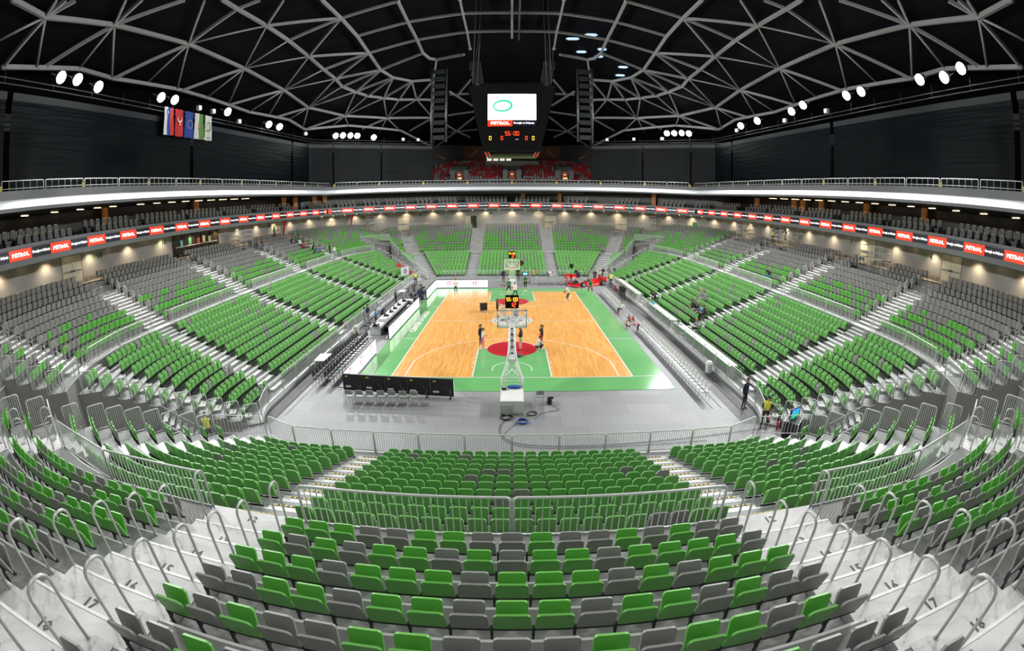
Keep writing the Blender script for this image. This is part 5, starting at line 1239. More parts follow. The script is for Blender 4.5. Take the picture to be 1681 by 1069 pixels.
def floor_cable(pts, m, label, r=.012):
    # smooth the polyline
    P = [Vector((x, y, .02 + r)) for x, y in pts]
    for _ in range(2):
        Q = [P[0]]
        for a, b in zip(P[:-1], P[1:]): Q += [a * .75 + b * .25, a * .25 + b * .75]
        P = Q + [P[-1]]
    mb = MB(); mb.tube(P, r, 5); return mb.build('floor_cable', m, label=label, cat='cable')
floor_cable([(0, -19.2), (-.6, -20.2), (-.55, -21.3), (.2, -22.2), (3, -22.4), (8, -22.1), (13, -21.6)], blk_c, 'long black cable running from the near stand to the right along the near fence', .014)
floor_cable([(.6, -19.0), (.2, -20.1), (-.3, -20.9), (-.5, -21.7), (.4, -22.4), (2.2, -22.55), (9, -22.4)], blk_c, 'second black cable looping on the floor behind the near stand')
floor_cable([(1.1, -19.6), (1.4, -19.0), (2.0, -18.7), (2.5, -18.6), (2.2, -18.1), (1.9, -17.7)], blk_c, 'thin black cable leading to the camera gear beside the chair')
floor_cable([(14, -21.2), (14.2, -22.2), (13.2, -23.2), (12.4, -23.1)], mat('orange_cable', (.7, .3, .08), .5), 'thin orange cable on the floor by the near right corner')
# ------------------------------------------------------------------ chairs
def chair_parts(seat_m, frame_m_, dark=False):
    se = MB(); se.box((0, .02, .45), (.43, .42, .035)); ba = MB(); plate(ba, .42, .4, (-.18, .58), (-.26, .86), .03, 3, .05)
    fr = MB()
    for s_ in (-1, 1): fr.tube([(s_ * .2, .22, 0), (s_ * .2, .16, .44), (s_ * .2, -.16, .44), (s_ * .2, -.25, .84)], .013, 5)
    lg = MB(); lg2 = MB()
    lg.tube([(-.21, -.3, 0), (-.2, -.12, .44)], .013, 5); lg2.tube([(.21, -.3, 0), (.2, -.12, .44)], .013, 5)
    return se.mesh('seat', seat_m), ba.mesh('backrest', seat_m), fr.mesh('frame', frame_m_), lg.mesh('leg', frame_m_), lg2.mesh('leg', frame_m_)
def make_chair(name, parts, label, loc, rz, group):
    t = thing(name, label, 'chair', loc, rz, group)
    for n_, m_ in zip(('seat', 'backrest', 'frame', 'leg', 'leg'), parts): obj(n_, m_, t)
    return t
blk_ch = chair_parts(mat('black_chair_vinyl', (.02, .02, .022), .35, var=.1), black_p)
gry_ch = chair_parts(mat('grey_chair_plastic', (.32, .32, .31), .45, var=.06), steel)
wht_ch = chair_parts(mat('pale_chair_plastic', (.62, .62, .62), .35, var=.05), steel)
for r_, x in enumerate((-11.75, -10.95)):
    for k in range(17): make_chair('folding_chair', blk_ch, f"black folding chair, {ordw(k + 1)} from the camera, {'fence side' if r_ == 0 else 'court side'} row of the near left bench", (x, -15.6 + k * .54, .012), -PI / 2, 'black bench chairs near left')
for r_, x in enumerate((-11.6, -10.8)):
    for k in range(8): make_chair('folding_chair', blk_ch, f"black folding chair, {ordw(k + 1)} from the camera, {'fence side' if r_ == 0 else 'court side'} row of the far left bench", (x, 11. + k * .56, .012), -PI / 2, 'black bench chairs far left')
for k in range(7): make_chair('plastic_chair', gry_ch, f"grey plastic chair, {ordw(k + 1)} from the left, behind the black screen backs", (-8.75 + k * .6, -18.0 + .02 * k, 0), 0, 'grey chairs behind the near screens')
make_chair('plastic_chair', gry_ch, 'single grey chair standing right of the near basketball stand', (1.45, -17.7, 0), .05, None)
for k in range(27): make_chair('pale_chair', wht_ch, f"pale grey chair in the right near courtside row, {ordw(k + 1)} from the camera", (10.75, -17.6 + k * .545, .014), PI / 2, 'pale chairs of the right near row')
for k in range(17): make_chair('pale_chair', wht_ch, f"pale grey chair in the right far courtside row, {ordw(k + 1)} from the camera", (10.6, 2.7 + k * .62, .014), PI / 2, 'pale chairs of the right far row')
for r_ in range(2):
    for k in range(11): make_chair('pale_chair', gry_ch, f"grey chair behind the far baseline, {'front' if r_ == 0 else 'back'} row, {ordw(k + 1)} from the left", (2.9 + k * .56, 18.6 + r_ * .9, 0), PI, 'grey chairs behind the far baseline')
for k in range(4): make_chair('pale_chair', gry_ch, f"grey chair beside the far left screen corner, {ordw(k + 1)} from the left", (-10.9 + k * .6, 19.2, 0), PI, 'grey chairs by the far left screen corner')
make_chair('plastic_chair', gry_ch, 'grey chair in front of the flight case in the near right corner', (13.0, -23.85, 0), -.6, None)
# ------------------------------------------------------------------ tables, desks, bins
def table(label, x, y, rz, L_, W_, H_=.74, m=white, name='white_table'):
    t = thing(name, label, 'table', (x, y, .012), rz); mb = MB(); mb.box((0, 0, H_ - .02), (L_, W_, .04)); mb.build('tabletop', m, t)
    for a in (-1, 1):
        for b in (-1, 1): mb = MB(); mb.tube([(a * (L_ / 2 - .06), b * (W_ / 2 - .06), 0), (a * (L_ / 2 - .06), b * (W_ / 2 - .06), H_ - .03)], .025, 6); mb.build('leg', steel_l, t)
    return t
table('small white table by the left fence near the black chairs', -12.55, -12.6, .05, .85, 1.5)
table('small white table by the left fence beyond the scorers', -12.5, 10.9, 0, .8, 1.2)
sw = mat('scorer_white', (.68, .68, .68), .4, var=.04)
t = thing('scorer_table', 'long pale scorers table with a dark front along the left sideline', 'table', (-11.1, .9, .012))
mb = MB(); mb.box((0, .6, .74), (.85, 9.2, .05)); mb.build('tabletop', sw, t)
for k in range(6): mb = MB(); mb.box((.3, -3.2 + k * 1.53, .38), (.05, 1.5, .68)); mb.build('front_panel', sw, t)
mb = MB(); mb.box((.62, .2, .22), (.3, 9.6, .42)); mb.build('dark_kick_board', black_p, t)
mb = MB(); mb.box((-.05, -4.9, .36), (.9, 1.5, .72)); mb.build('end_cabinet', sw, t)
for k, (x, y, w_, d_, h_, nm, m_) in enumerate([(-11.0, -2.6, .7, .9, .16, 'pale equipment case', sw), (-11.1, -4.6, .5, .6, .1, 'black bag', black_p), (-11.1, -1.3, .4, .5, .1, 'black control desk', black_p), (-11.0, 0.2, .3, .5, .08, 'black laptop', black_p), (-11.0, 1.6, .3, .5, .08, 'second black laptop', black_p), (-11.0, 3.2, .3, .5, .08, 'third black laptop', black_p), (-10.9, 5.0, .35, .5, .12, 'fourth black console', black_p)]):
    t = thing('table_equipment', f"{nm} on the left scorers table, {ordw(k + 1)} item from the camera", 'equipment', (x, y, .777)); mb = MB(); mb.box((0, 0, h_ / 2), (w_, d_, h_)); mb.box((.0, .02, h_ + .015), (w_ * .7, d_ * .7, .03)); mb.build('case', m_, t)
    if m_ is black_p: mb = MB(); mb.box((-.1, 0, h_ + .12), (.03, d_ * .8, .2)); mb.build('screen', black_p, t)
for (x, y, lab) in [(-9.95, 3.6, 'white box beside the dark kick board of the scorers table'), (-10.6, 6.3, 'white cabinet at the far end of the scorers table')]:
    t = thing('white_cabinet', lab, 'cabinet', (x, y, .0 if x < -9.6 else .02)); mb = MB(); mb.box((0, 0, .32), (.6, .8, .6)); mb.build('body', sw, t); mb = MB(); mb.box((0, 0, .635), (.64, .84, .03)); mb.build('lid', white, t)
for k, (y0, y1) in enumerate([(7.5, 17.4), (-3.9, 2.8), (-15.4, -4.7)]):
    t = thing('media_desk', f"long white press desk in front of the right stand, {['farthest', 'middle', 'nearest'][k]} of three", 'desk', (13.62, (y0 + y1) / 2, .1)); mb = MB(); mb.box((0, 0, .98), (.62, y1 - y0, .04)); mb.build('desktop', white, t)
    n = int((y1 - y0) / 2.2) + 1
    for j in range(n): mb = MB(); mb.box((0, -(y1 - y0) / 2 + .15 + (y1 - y0 - .3) * j / max(1, n - 1), .48), (.45, .04, .96)); mb.build('support', steel, t)
    mb = MB(); mb.box((-.28, 0, .8), (.02, y1 - y0 - .1, .3)); mb.build('modesty_panel', mat('desk_green_edge', (.06, .2, .06), .5, var=.1), t)
def bin_(label, x, y, m):
    t = thing('waste_bin', label, 'bin', (x, y, .012)); mb = MB(); mb.cyl((0, 0, .33), .2, .64, 16, r2=.25); mb.build('body', m, t); mb = MB(); mb.cyl((0, 0, .72), .26, .14, 16, r2=.16); mb.build('swing_lid', m, t)
bin_('white plastic bin with a domed lid beside the right fence', 12.75, -13.6, white); bin_('pale plastic bin beside the left fence near the scorers', -12.85, -4.6, mat('cream_plastic', (.6, .57, .5), .5))
t = thing('fire_extinguisher', 'red fire extinguisher standing by the far right fence', 'extinguisher', (12.75, 15.2, .012)); mb = MB(); mb.cyl((0, 0, .28), .1, .5, 12); mb.ell((0, 0, .53), (.1, .1, .06)); mb.build('cylinder', red_f, t); mb = MB(); mb.box((0, 0, .62), (.06, .14, .08)); mb.build('valve', black_p, t)
# ------------------------------------------------------------------ advertising screens
scr_w = mat('board_white', (.95, .95, 1), .3, emit=(.97, .97, 1.), es=1.35); shield = mat('crest_red', (.8, .02, .08), .4, emit=(.9, .03, .1), es=.8); crest_g = mat('crest_green', (.05, .5, .25), .4, emit=(.05, .5, .25), es=.7)
def board(label, p0, p1, n, back_detail=False, ncrest=2, name='advertising_screen'):
    """white face on the left of the direction p0 to p1"""
    p0, p1 = Vector((*p0, 0)), Vector((*p1, 0)); d = p1 - p0; L = d.length; a = math.atan2(d.y, d.x)
    t = thing(name, label, 'screen', ((p0 + p1) / 2).to_tuple()[:2] + (.022,), a)
    w_ = L / n
    for k in range(n):
        c = -L / 2 + w_ * (k + .5); mb = MB(); mb.box((c, 0, .56), (w_ - .02, .1, .98)); cab = mb.build('cabinet', black_p, t)
        mb = MB(); mb.box((c, .056, .56), (w_ - .01, .012, .9)); mb.build('led_face', scr_w, cab)
        if back_detail:
            mb = MB(); mb.box((c - w_ * .3, -.055, .93), (.16, .01, .07)); mb.build('yellow_sticker', mat('sticker_yellow', (.8, .7, .05), .5), cab)
            mb = MB(); mb.box((c - w_ * .25, -.055, .32), (.34, .01, .11)); mb.build('white_label', white, cab)
            mb = MB(); mb.tube([(c + w_ * .2, -.06, .6), (c + w_ * .35, -.1, .3), (c + w_ * .2, -.07, .12)], .008, 4); mb.build('hanging_lead', mat('grey_lead', (.2, .2, .2), .5), cab)
        mb = MB(); mb.tube([(c + w_ * .4, -.05, .6), (c + w_ * .4, -.45, .06), (c + w_ * .4, .0, .04)], .03, 5); mb.build('foot', black_p, t)
    for k in range(ncrest):
        c = -L / 2 + L * (k + .5) / ncrest; y = .066
        mb = MB(); mb.add([(c + x_, y, z_) for x_, z_ in ((-.24, .9), (.24, .9), (.25, .55), (.18, .36), (0, .24), (-.18, .36), (-.25, .55))], [tuple(range(7))[::-1]]); cr = mb.build('red_crest', shield, t)
        mb = MB(); mb.add([(c + x_, y + .006, z_) for x_, z_ in ((-.13, .82), (-.06, .82), (-.05, .76), (.05, .76), (.06, .82), (.13, .82), (.12, .68), (.09, .64), (.12, .4), (-.12, .4), (-.09, .64), (-.12, .68))], [tuple(range(12))[::-1]]); mb.build('white_tower', white_e, cr)
        mb = MB(); mb.add([(c + x_, y + .004, z_) for x_, z_ in ((-.2, .42), (0, .46), (.2, .42), (.14, .32), (0, .245), (-.14, .32))], [tuple(range(6))[::-1]]); mb.build('green_mound', crest_g, cr)
    mb = MB(); mb.box((0, 0, 1.06), (L, .12, .03)); mb.build('top_rail', black_p, t)
board('low screen wall at the near left with its black back toward the camera', (-3.15, -16.95), (-9.75, -16.35), 5, True) if False else board('low screen wall at the near left with its black back toward the camera', (-9.72, -16.4), (-3.15, -17.0), 5, True)
board('white advertising screen with red crests along the near left sideline', (-9.75, -9.4), (-9.75, -16.2), 5) if False else board('white advertising screen with red crests along the near left sideline', (-9.78, -9.4), (-9.78, -16.2), 5, ncrest=3)
board('white advertising screen with red crests in front of the scorers table', (-9.5, 5.4), (-9.62, -6.2), 8, ncrest=5)
board('short white advertising screen at the far left sideline', (-9.45, 16.1), (-9.45, 9.6), 5, ncrest=2)
board('white advertising screen with two red crests behind the far baseline', (-3.0, 16.3), (-9.35, 16.3), 5, ncrest=2)
for k, y in enumerate((5.6, 9.4)): t = thing('equipment_case', f"black case standing at the {'near' if k == 0 else 'far'} edge of the gap between the left screens", 'case', (-9.9, y, .0)); mb = MB(); mb.box((0, 0, .5), (.3, .35, 1.0)); mb.build('body', black_p, t)
# ------------------------------------------------------------------ camera gear, monitors, platforms
def tripod(mb, h=1.3, s=.4):
    for k in range(3): a = 2 * PI * k / 3 + .5; mb.tube([(0, 0, h), (s * math.cos(a), s * math.sin(a), 0)], .02, 5)
def video_camera(label, loc, rz, h=1.35):
    t = thing('video_camera', label, 'camera', loc, rz); mb = MB(); tripod(mb, h); mb.build('tripod', black_p, t); mb = MB(); mb.box((0, 0, h + .14), (.18, .5, .26)); mb.box((0, -.1, h + .32), (.12, .2, .1)); mb.build('body', black_p, t); mb = MB(); mb.cyl((0, .38, h + .14), .09, .28, 12, axis='y'); mb.build('lens', mat('grey_lens', (.12, .12, .12), .4), t)
    return t
zw_ = prof(21, ('y', 0))[1]
def platform(label, phi, w_=3.6):
    t_ = R_bowl(R(phi), 17.2); x, y = math.sin(R(phi)) * t_, 1 + math.cos(R(phi)) * t_; a = 0
    xx, yy, aa = wall_frame(R(phi), 0); t = thing('camera_platform', label, 'platform', (x, y, zw_ - .3), aa)
    mb = MB(); mb.box((0, 0, 1.1), (w_, 1.3, .08)); mb.build('deck', steel, t)
    for a_ in (-1, 0, 1):
        for b_ in (-1, 1): mb = MB(); mb.tube([(a_ * w_ / 2 * .95, b_ * .55, 0), (a_ * w_ / 2 * .95, b_ * .55, 1.1)], .04, 5); mb.build('post', steel_l, t)
    mb = MB()
    for z in (1.6, 2.15): mb.tube([(-w_ / 2, -.6, z), (-w_ / 2, .6, z), (w_ / 2, .6, z), (w_ / 2, -.6, z)], .025, 5); mb.tube([(-w_ / 2, -.6, z), (w_ / 2, -.6, z)], .025, 5)
    for a_ in (-1, 0, 1): mb.tube([(a_ * w_ / 2, -.6, 1.1), (a_ * w_ / 2, -.6, 2.15)], .025, 5); mb.tube([(a_ * w_ / 2, .6, 1.1), (a_ * w_ / 2, .6, 2.15)], .025, 5)
    mb.build('guard_rail', steel_l, t)
    return x, y, aa, zw_ + .84
platform('steel camera platform below sign 17 on the left', -79.5, 3.)
platform('steel camera platform beside sign 28 on the right', 64., 3.)
PX = platform('steel camera platform with a camera operator on the right', 79., 5.4)
platform('steel camera platform between signs A1 3 and A1 4', 108.5, 3.2)
platform('steel scaffold platform at the far left corner by sign 21', -33., 3.)
platform('steel scaffold platform at the far right corner by sign 27', 33.5, 2.6)
video_camera('black broadcast camera on the right camera platform', (PX[0] - .2, PX[1] + .6, PX[3]), PI / 2 + .3, .9)
video_camera('small black camera on the right corner scaffold', (24.0, 34.6, 8.), PI, .8)
t = thing('black_cube_case', 'black cube shaped equipment case standing on the left half of the court', 'case', (-2.75, 3.5, .024), .2)
mb = MB(); mb.box((0, 0, .47), (.66, .6, .58)); mb.build('body', black_p, t); mb = MB(); mb.box((0, 0, .78), (.72, .66, .05)); mb.build('lid', black_p, t)
for a_ in (-1, 1):
    for b_ in (-1, 1): mb = MB(); mb.tube([(a_ * .28, b_ * .24, 0), (a_ * .28, b_ * .24, .2)], .025, 6); mb.build('leg', steel, t)
for k, (x, y) in enumerate([(-2.95, 2.7), (-2.3, 2.75)]): mb = MB(); mb.cyl((x, y, .06), .05, .07, 10); mb.build('bottle', white, label=f"small white bottle on the court in front of the black case, {'left' if k == 0 else 'right'} one", cat='bottle')
t = thing('camera_bundle', 'bundle of black camera gear lying beside the single grey chair', 'camera gear', (1.98, -17.7, 0)); mb = MB(); mb.box((0, 0, .1), (.2, .3, .2)); mb.cyl((.05, .1, .28), .07, .3, 10, axis='x'); mb.box((-.05, -.02, .3), (.12, .2, .14)); mb.build('camera_body', black_p, t); mb = MB(); tripod(mb, .35, .2); mb.build('mini_tripod', black_p, t)
# flight case with monitor, near right corner
t = thing('flight_case', 'black flight case on wheels in the near right corner entrance', 'case', (13.55, -22.75, 0), .75)
mb = MB(); mb.box((0, 0, .55), (1.1, .75, .8)); mb.build('body', black_p, t); mb = MB()
for a_ in (-1, 1):
    for b_ in (-1, 1): mb.box((a_ * .55, b_ * .375, .55), (.04, .04, .82))
for z in (.15, .95):
    for b_ in (-1, 1): mb.box((0, b_ * .375, z), (1.1, .03, .03))
mb.build('metal_edging', steel, t)
for a_ in (-1, 1):
    for b_ in (-1, 1): mb = MB(); mb.cyl((a_ * .45, b_ * .3, .075), .075, .05, 10, axis='x'); mb.build('caster', black_p, t)
t = thing('monitor', 'lit monitor showing a blue and green picture on the flight case', 'monitor', (13.55, -22.7, .95), .45 + PI); mb = MB(); mb.box((0, 0, .32), (.85, .08, .55)); mb.box((0, .02, .03), (.3, .25, .04)); mb.build('casing', black_p, t)
mb = MB(); mb.box((0, .045, .44), (.72, .01, .2)); mb.build('blue_picture', mat('tv_blue', (.05, .4, .9), .3, emit=(.04, .35, .85), es=1.), t); mb = MB(); mb.box((0, .045, .22), (.72, .01, .24)); mb.build('green_picture', mat('tv_green', (.02, .6, .4), .3, emit=(.02, .55, .35), es=.9), t)
for k, (x, y) in enumerate([(12.95, -21.35), (13.25, -21.95)]):
    t = thing('hand_truck_wheel', f"red rimmed cable reel wheel by the near right corner, {'court side' if k == 0 else 'stand side'} one", 'wheel', (x, y, .24), .5); mb = MB(); mb.tube([(.2 * math.cos(a), 0, .2 * math.sin(a)) for a in np.linspace(0, 2 * PI, 21)], .045, 6); mb.build('red_rim', red_f, t); mb = MB(); mb.cyl((0, 0, 0), .1, .12, 12, axis='y'); mb.build('hub', black_p, t); mb = MB(); mb.tube([(0, .06, 0), (.35, .3, .5), (.4, .35, .9)], .02, 5); mb.build('handle', black_p, t)
t = thing('tv_cart', 'small monitor on a stand beside the far basket', 'monitor', (1.75, 20.4, 0), PI); mb = MB(); mb.box((0, 0, 1.15), (.8, .1, .55)); mb.build('casing', black_p, t); mb = MB(); mb.box((0, .056, 1.18), (.6, .01, .34)); mb.build('picture', mat('tv_cyan', (.2, .6, .7), .3, emit=(.2, .6, .7), es=.8), t); mb = MB(); mb.tube([(0, 0, 0), (0, 0, .9)], .04, 6); mb.box((0, 0, .03), (.6, .5, .06)); mb.build('stand', black_p, t)
for k, (x, y, z) in enumerate([(1.2, 22.2, 2.4), (8.2, 23.2, 1.9)]):
    t = thing('lamp_stand', f"black round studio lamp on a stand, {'right of the far basket' if k == 0 else 'before the far right stair'}", 'lamp', (x, y, 0)); mb = MB(); tripod(mb, .9, .35); mb.tube([(0, 0, .8), (0, 0, z - .3)], .02, 5); mb.build('stand', black_p, t); mb = MB(); mb.cyl((0, 0, z), .38 if k == 0 else .32, .14, 16, axis='y'); mb.build('lamp_head', black_p, t)
# red racing car and crates
carred = mat('racing_red', (.72, .01, .012), .25, var=.03, coat=.6)
t = thing('racing_car', 'red open wheel racing car parked in the far right corner of the floor', 'car', (9.9, 18.5, 0), math.atan2(-3.1, -5.2))
mb = MB()
sec = [(2.55, .09, .16, .24), (1.9, .14, .16, .36), (1.0, .24, .12, .5), (.4, .34, .1, .6), (-.3, .38, .1, .62), (-1.2, .3, .1, .85), (-2.0, .18, .14, .6), (-2.3, .12, .2, .45)]
for a_, b_ in zip(sec[:-1], sec[1:]):
    P = [[(s[0], -s[1], s[2]), (s[0], s[1], s[2]), (s[0], s[1] * .75, s[3]), (s[0], -s[1] * .75, s[3])] for s in (a_, b_)]
    for k in range(4): mb.quad(P[0][k], P[0][(k + 1) % 4], P[1][(k + 1) % 4], P[1][k])
mb.build('body', carred, t)
mb = MB()
for s_ in (-1, 1): mb.add([(.5, s_ * .3, .1), (.4, s_ * .75, .12), (-1.5, s_ * .7, .12), (-1.9, s_ * .3, .12), (.4, s_ * .3, .5), (.3, s_ * .68, .48), (-1.4, s_ * .5, .36), (-1.9, s_ * .25, .3)], [(0, 1, 2, 3), (4, 5, 6, 7), (0, 1, 5, 4), (1, 2, 6, 5), (2, 3, 7, 6), (3, 0, 4, 7)])
mb.box((-.4, 0, .07), (3.4, 1.3, .04)); mb.build('sidepods', carred, t)
mb = MB(); mb.box((2.45, 0, .14), (.5, 1.7, .05)); mb.box((2.4, -.85, .22), (.55, .04, .22)); mb.box((2.4, .85, .22), (.55, .04, .22)); mb.build('front_wing', carred, t)
mb = MB(); mb.box((-2.35, 0, .85), (.5, 1.05, .06)); mb.box((-2.35, -.53, .7), (.62, .04, .6)); mb.box((-2.35, .53, .7), (.62, .04, .6)); mb.box((-2.3, 0, .55), (.2, .1, .5)); mb.build('rear_wing', carred, t)
mb = MB(); mb.box((.25, 0, .61), (.75, .46, .03)); mb.ell((.0, 0, .66), (.16, .14, .16)); mb.build('cockpit', black_p, t)
for x, r_, w_ in ((1.55, .33, .34), (-1.75, .34, .4)):
    for s_ in (-1, 1): mb = MB(); mb.cyl((x, s_ * .76, r_), r_, w_, 20, axis='y'); wh = mb.build('wheel', mat('tyre_black', (.015, .015, .015), .6), t); mb = MB(); mb.cyl((x, s_ * (.76 + w_ / 2 + .005), r_), .17, .02, 14, axis='y'); mb.build('hub', steel, wh); mb = MB(); mb.tube([(x, s_ * .25, .3), (x, s_ * .6, .33)], .02, 5); mb.build('suspension_arm', black_p, t)
for k, (x, y) in enumerate([(7.3, 19.7), (8.0, 19.4)]): t = thing('red_crate', f"tall red crate behind the nose of the racing car, {'left' if k == 0 else 'right'} one", 'crate', (x, y, 0), .2); mb = MB(); mb.box((0, 0, .65), (.6, .6, 1.3)); mb.build('body', carred, t); mb = MB(); mb.box((0, -.31, .9), (.4, .02, .12)); mb.build('white_strip', white, t)
# banner and red seat covers at the far left
t = thing('white_banner', 'white banner with a round club emblem hung at the far end of the left stand', 'banner', (-14.6, 21.6, 1.5), 1.15); mb = MB(); mb.box((0, 0, 0), (1.8, .03, 1.2)); mb.build('cloth', mat('banner_cloth', (.72, .74, .78), .6, var=.04), t)
mb = MB(); mb.tube([(.3 * math.cos(a), -.03, .3 * math.sin(a)) for a in np.linspace(0, 2 * PI, 25)], .05, 4); mb.tube([(.3 * math.cos(a), .03, .3 * math.sin(a)) for a in np.linspace(0, 2 * PI, 25)], .05, 4); mb.build('round_emblem', mat('emblem_navy', (.05, .08, .25), .5), t)
mb = MB(); mb.box((.05, -.04, 0), (.12, .03, .35)); mb.build('emblem_red_bar', red_f, t)
for k, i in enumerate((2, 3, 4, 5)):
    r_, z_ = prof(i, F(60)); s_ = s_of(F(55), r_) - .45; x, y, nx, ny = pos(s_, r_, -1); t = thing('red_seat_cover', f"bright red covered seat at the far end of left stand row {num(i)}", 'seat', (x - nx * .12, y - ny * .12, z_), math.atan2(-ny, -nx) - PI / 2); mb = MB(); plate(mb, .6, .56, (.02, .3), (.02, .95), .06, 3, .05); mb.build('cover', mat('cover_red', (.7, .02, .03), .6, var=.08), t)
# red flags held by fans
for k, (x, y, z) in enumerate([(-31.2, 18.2, 7.9), (-26.5, 33.6, 8.3)]):
    t = thing('feather_banner', f"slim red feather banner leaning at the {'left upper stand beside sign 18' if k == 0 else 'far left corner by sign 21'}", 'banner', (x, y, z - 1.0)); mb = MB(); mb.tube([(0, 0, 0), (.1, 0, 1.5), (.5, 0, 3.1)], .02, 5); mb.build('pole', steel, t); mb = MB(); mb.add([(.03, 0, .5), (.12, 0, 1.5), (.5, 0, 3.1), (.85, 0, 3.0), (.45, 0, 1.5), (.2, 0, .5)], [(0, 1, 4, 5), (1, 2, 3, 4)]); mb.build('red_cloth', mat('feather_red', (.75, .03, .04), .6, emit=(.7, .02, .03), es=.12), t)

# ------------------------------------------------------------------ people
skin_m = mat('skin', (.55, .30, .2), .55, var=.04); skin_d = mat('skin_tan', (.42, .22, .14), .55, var=.04)
CLO = {}
def cloth(nm, c): 
    if nm not in CLO: CLO[nm] = mat('cloth_' + nm, c, .8, var=.12, vscale=14)
    return CLO[nm]
for nm, c in dict(black=(.02, .02, .023), white=(.72, .72, .72), grey=(.28, .28, .29), green=(.02, .17, .09), dgreen=(.02, .12, .07), navy=(.02, .03, .08), yellow=(.8, .78, .1), orange=(.75, .38, .02), blue=(.06, .18, .5), jeans=(.09, .14, .24), pink=(.75, .2, .35), red=(.5, .03, .03), brown=(.12, .06, .03), blond=(.45, .3, .12), khaki=(.25, .22, .15), lblue=(.25, .4, .6), cream=(.6, .55, .45)).items(): cloth(nm, c)
def V3(*a): return Vector(a)
def pose(kind):
    """joints in a 1.8 m body facing +y"""
    J = dict(pel=V3(0, 0, .95), che=V3(0, .0, 1.33), nek=V3(0, .0, 1.5), hed=V3(0, .03, 1.66))
    for s, n in ((-1, 'l'), (1, 'r')):
        J['hip' + n] = V3(s * .095, 0, .92); J['kne' + n] = V3(s * .11, .03, .5); J['ank' + n] = V3(s * .12, -.01, .09); J['toe' + n] = V3(s * .14, .17, .045)
        J['sho' + n] = V3(s * .19, 0, 1.42); J['elb' + n] = V3(s * .25, -.03, 1.13); J['wri' + n] = V3(s * .25, .06, .88); J['fin' + n] = V3(s * .24, .1, .7)
    if kind == 'bent':
        for s, n in ((-1, 'l'), (1, 'r')): J['elb' + n] = V3(s * .26, .0, 1.14); J['wri' + n] = V3(s * .12, .25, 1.13); J['fin' + n] = V3(s * .04, .36, 1.18)
        J['hed'] = V3(0, .07, 1.64)
    if kind == 'phone': J['elbr'] = V3(.3, .08, 1.2); J['wrir'] = V3(.18, .14, 1.46); J['finr'] = V3(.1, .13, 1.58); J['wril'] = V3(-.15, .22, 1.1); J['finl'] = V3(-.08, .34, 1.12)
    if kind == 'walk': J['knel'] = V3(-.11, .2, .52); J['ankl'] = V3(-.11, .22, .1); J['toel'] = V3(-.12, .4, .07); J['kner'] = V3(.11, -.02, .5); J['ankr'] = V3(.11, -.3, .13); J['toer'] = V3(.12, -.15, .04); J['wril'] = V3(-.25, -.05, .88); J['wrir'] = V3(.25, .2, .95); J['finr'] = V3(.24, .3, .8)
    if kind == 'reach': J['elbl'] = V3(-.42, .02, 1.3); J['wril'] = V3(-.62, .1, 1.15); J['finl'] = V3(-.76, .14, 1.1)
    if kind == 'ball':
        J['pel'] = V3(0, -.05, .88); J['che'] = V3(0, .08, 1.24); J['nek'] = V3(0, .14, 1.41); J['hed'] = V3(0, .2, 1.56)
        for s, n in ((-1, 'l'), (1, 'r')):
            J['hip' + n] = V3(s * .1, -.05, .86); J['kne' + n] = V3(s * .2, .12, .47); J['ank' + n] = V3(s * .24, -.04, .09); J['toe' + n] = V3(s * .27, .14, .045)
            J['sho' + n] = V3(s * .2, .1, 1.33); J['elb' + n] = V3(s * .3, .14, 1.05); J['wri' + n] = V3(s * .22, .34, .95); J['fin' + n] = V3(s * .16, .46, .88)
    if kind == 'up':
        for s, n in ((-1, 'l'), (1, 'r')): J['elb' + n] = V3(s * .28, .1, 1.62); J['wri' + n] = V3(s * .2, .12, 1.88); J['fin' + n] = V3(s * .16, .14, 2.05)
    if kind in ('sit', 'sitlean'):
        ln = .1 if kind == 'sit' else .28
        J['pel'] = V3(0, 0, .53); J['che'] = V3(0, ln * .6, .91); J['nek'] = V3(0, ln * 1.0, 1.08); J['hed'] = V3(0, ln * 1.2 + .03, 1.23)
        for s, n in ((-1, 'l'), (1, 'r')):
            J['hip' + n] = V3(s * .1, .02, .52); J['kne' + n] = V3(s * .15, .45, .52); J['ank' + n] = V3(s * .15, .42, .09); J['toe' + n] = V3(s * .16, .6, .045)
            J['sho' + n] = V3(s * .19, ln * .8, .99); J['elb' + n] = V3(s * .24, ln + .08, .72); J['wri' + n] = V3(s * .12, ln + .3, .68); J['fin' + n] = V3(s * .06, ln + .42, .67)
    if kind == 'crouch':
        J['pel'] = V3(0, -.1, .35); J['che'] = V3(0, .08, .7); J['nek'] = V3(0, .13, .87); J['hed'] = V3(0, .17, 1.02)
        for s, n in ((-1, 'l'), (1, 'r')):
            J['hip' + n] = V3(s * .1, -.08, .34); J['kne' + n] = V3(s * .18, .32, .48); J['ank' + n] = V3(s * .16, .06, .1); J['toe' + n] = V3(s * .18, .24, .045)
            J['sho' + n] = V3(s * .18, .1, .79); J['elb' + n] = V3(s * .24, .26, .58); J['wri' + n] = V3(s * .12, .44, .6); J['fin' + n] = V3(s * .06, .55, .6)
    if kind == 'bend':
        J['pel'] = V3(0, -.1, .88); J['che'] = V3(0, .28, .98); J['nek'] = V3(0, .44, .98); J['hed'] = V3(0, .58, .93)
        for s, n in ((-1, 'l'), (1, 'r')): J['hip' + n] = V3(s * .1, -.1, .86); J['kne' + n] = V3(s * .11, .0, .48); J['sho' + n] = V3(s * .18, .36, .95); J['elb' + n] = V3(s * .2, .42, .68); J['wri' + n] = V3(s * .14, .5, .45); J['fin' + n] = V3(s * .12, .54, .28)
    return J
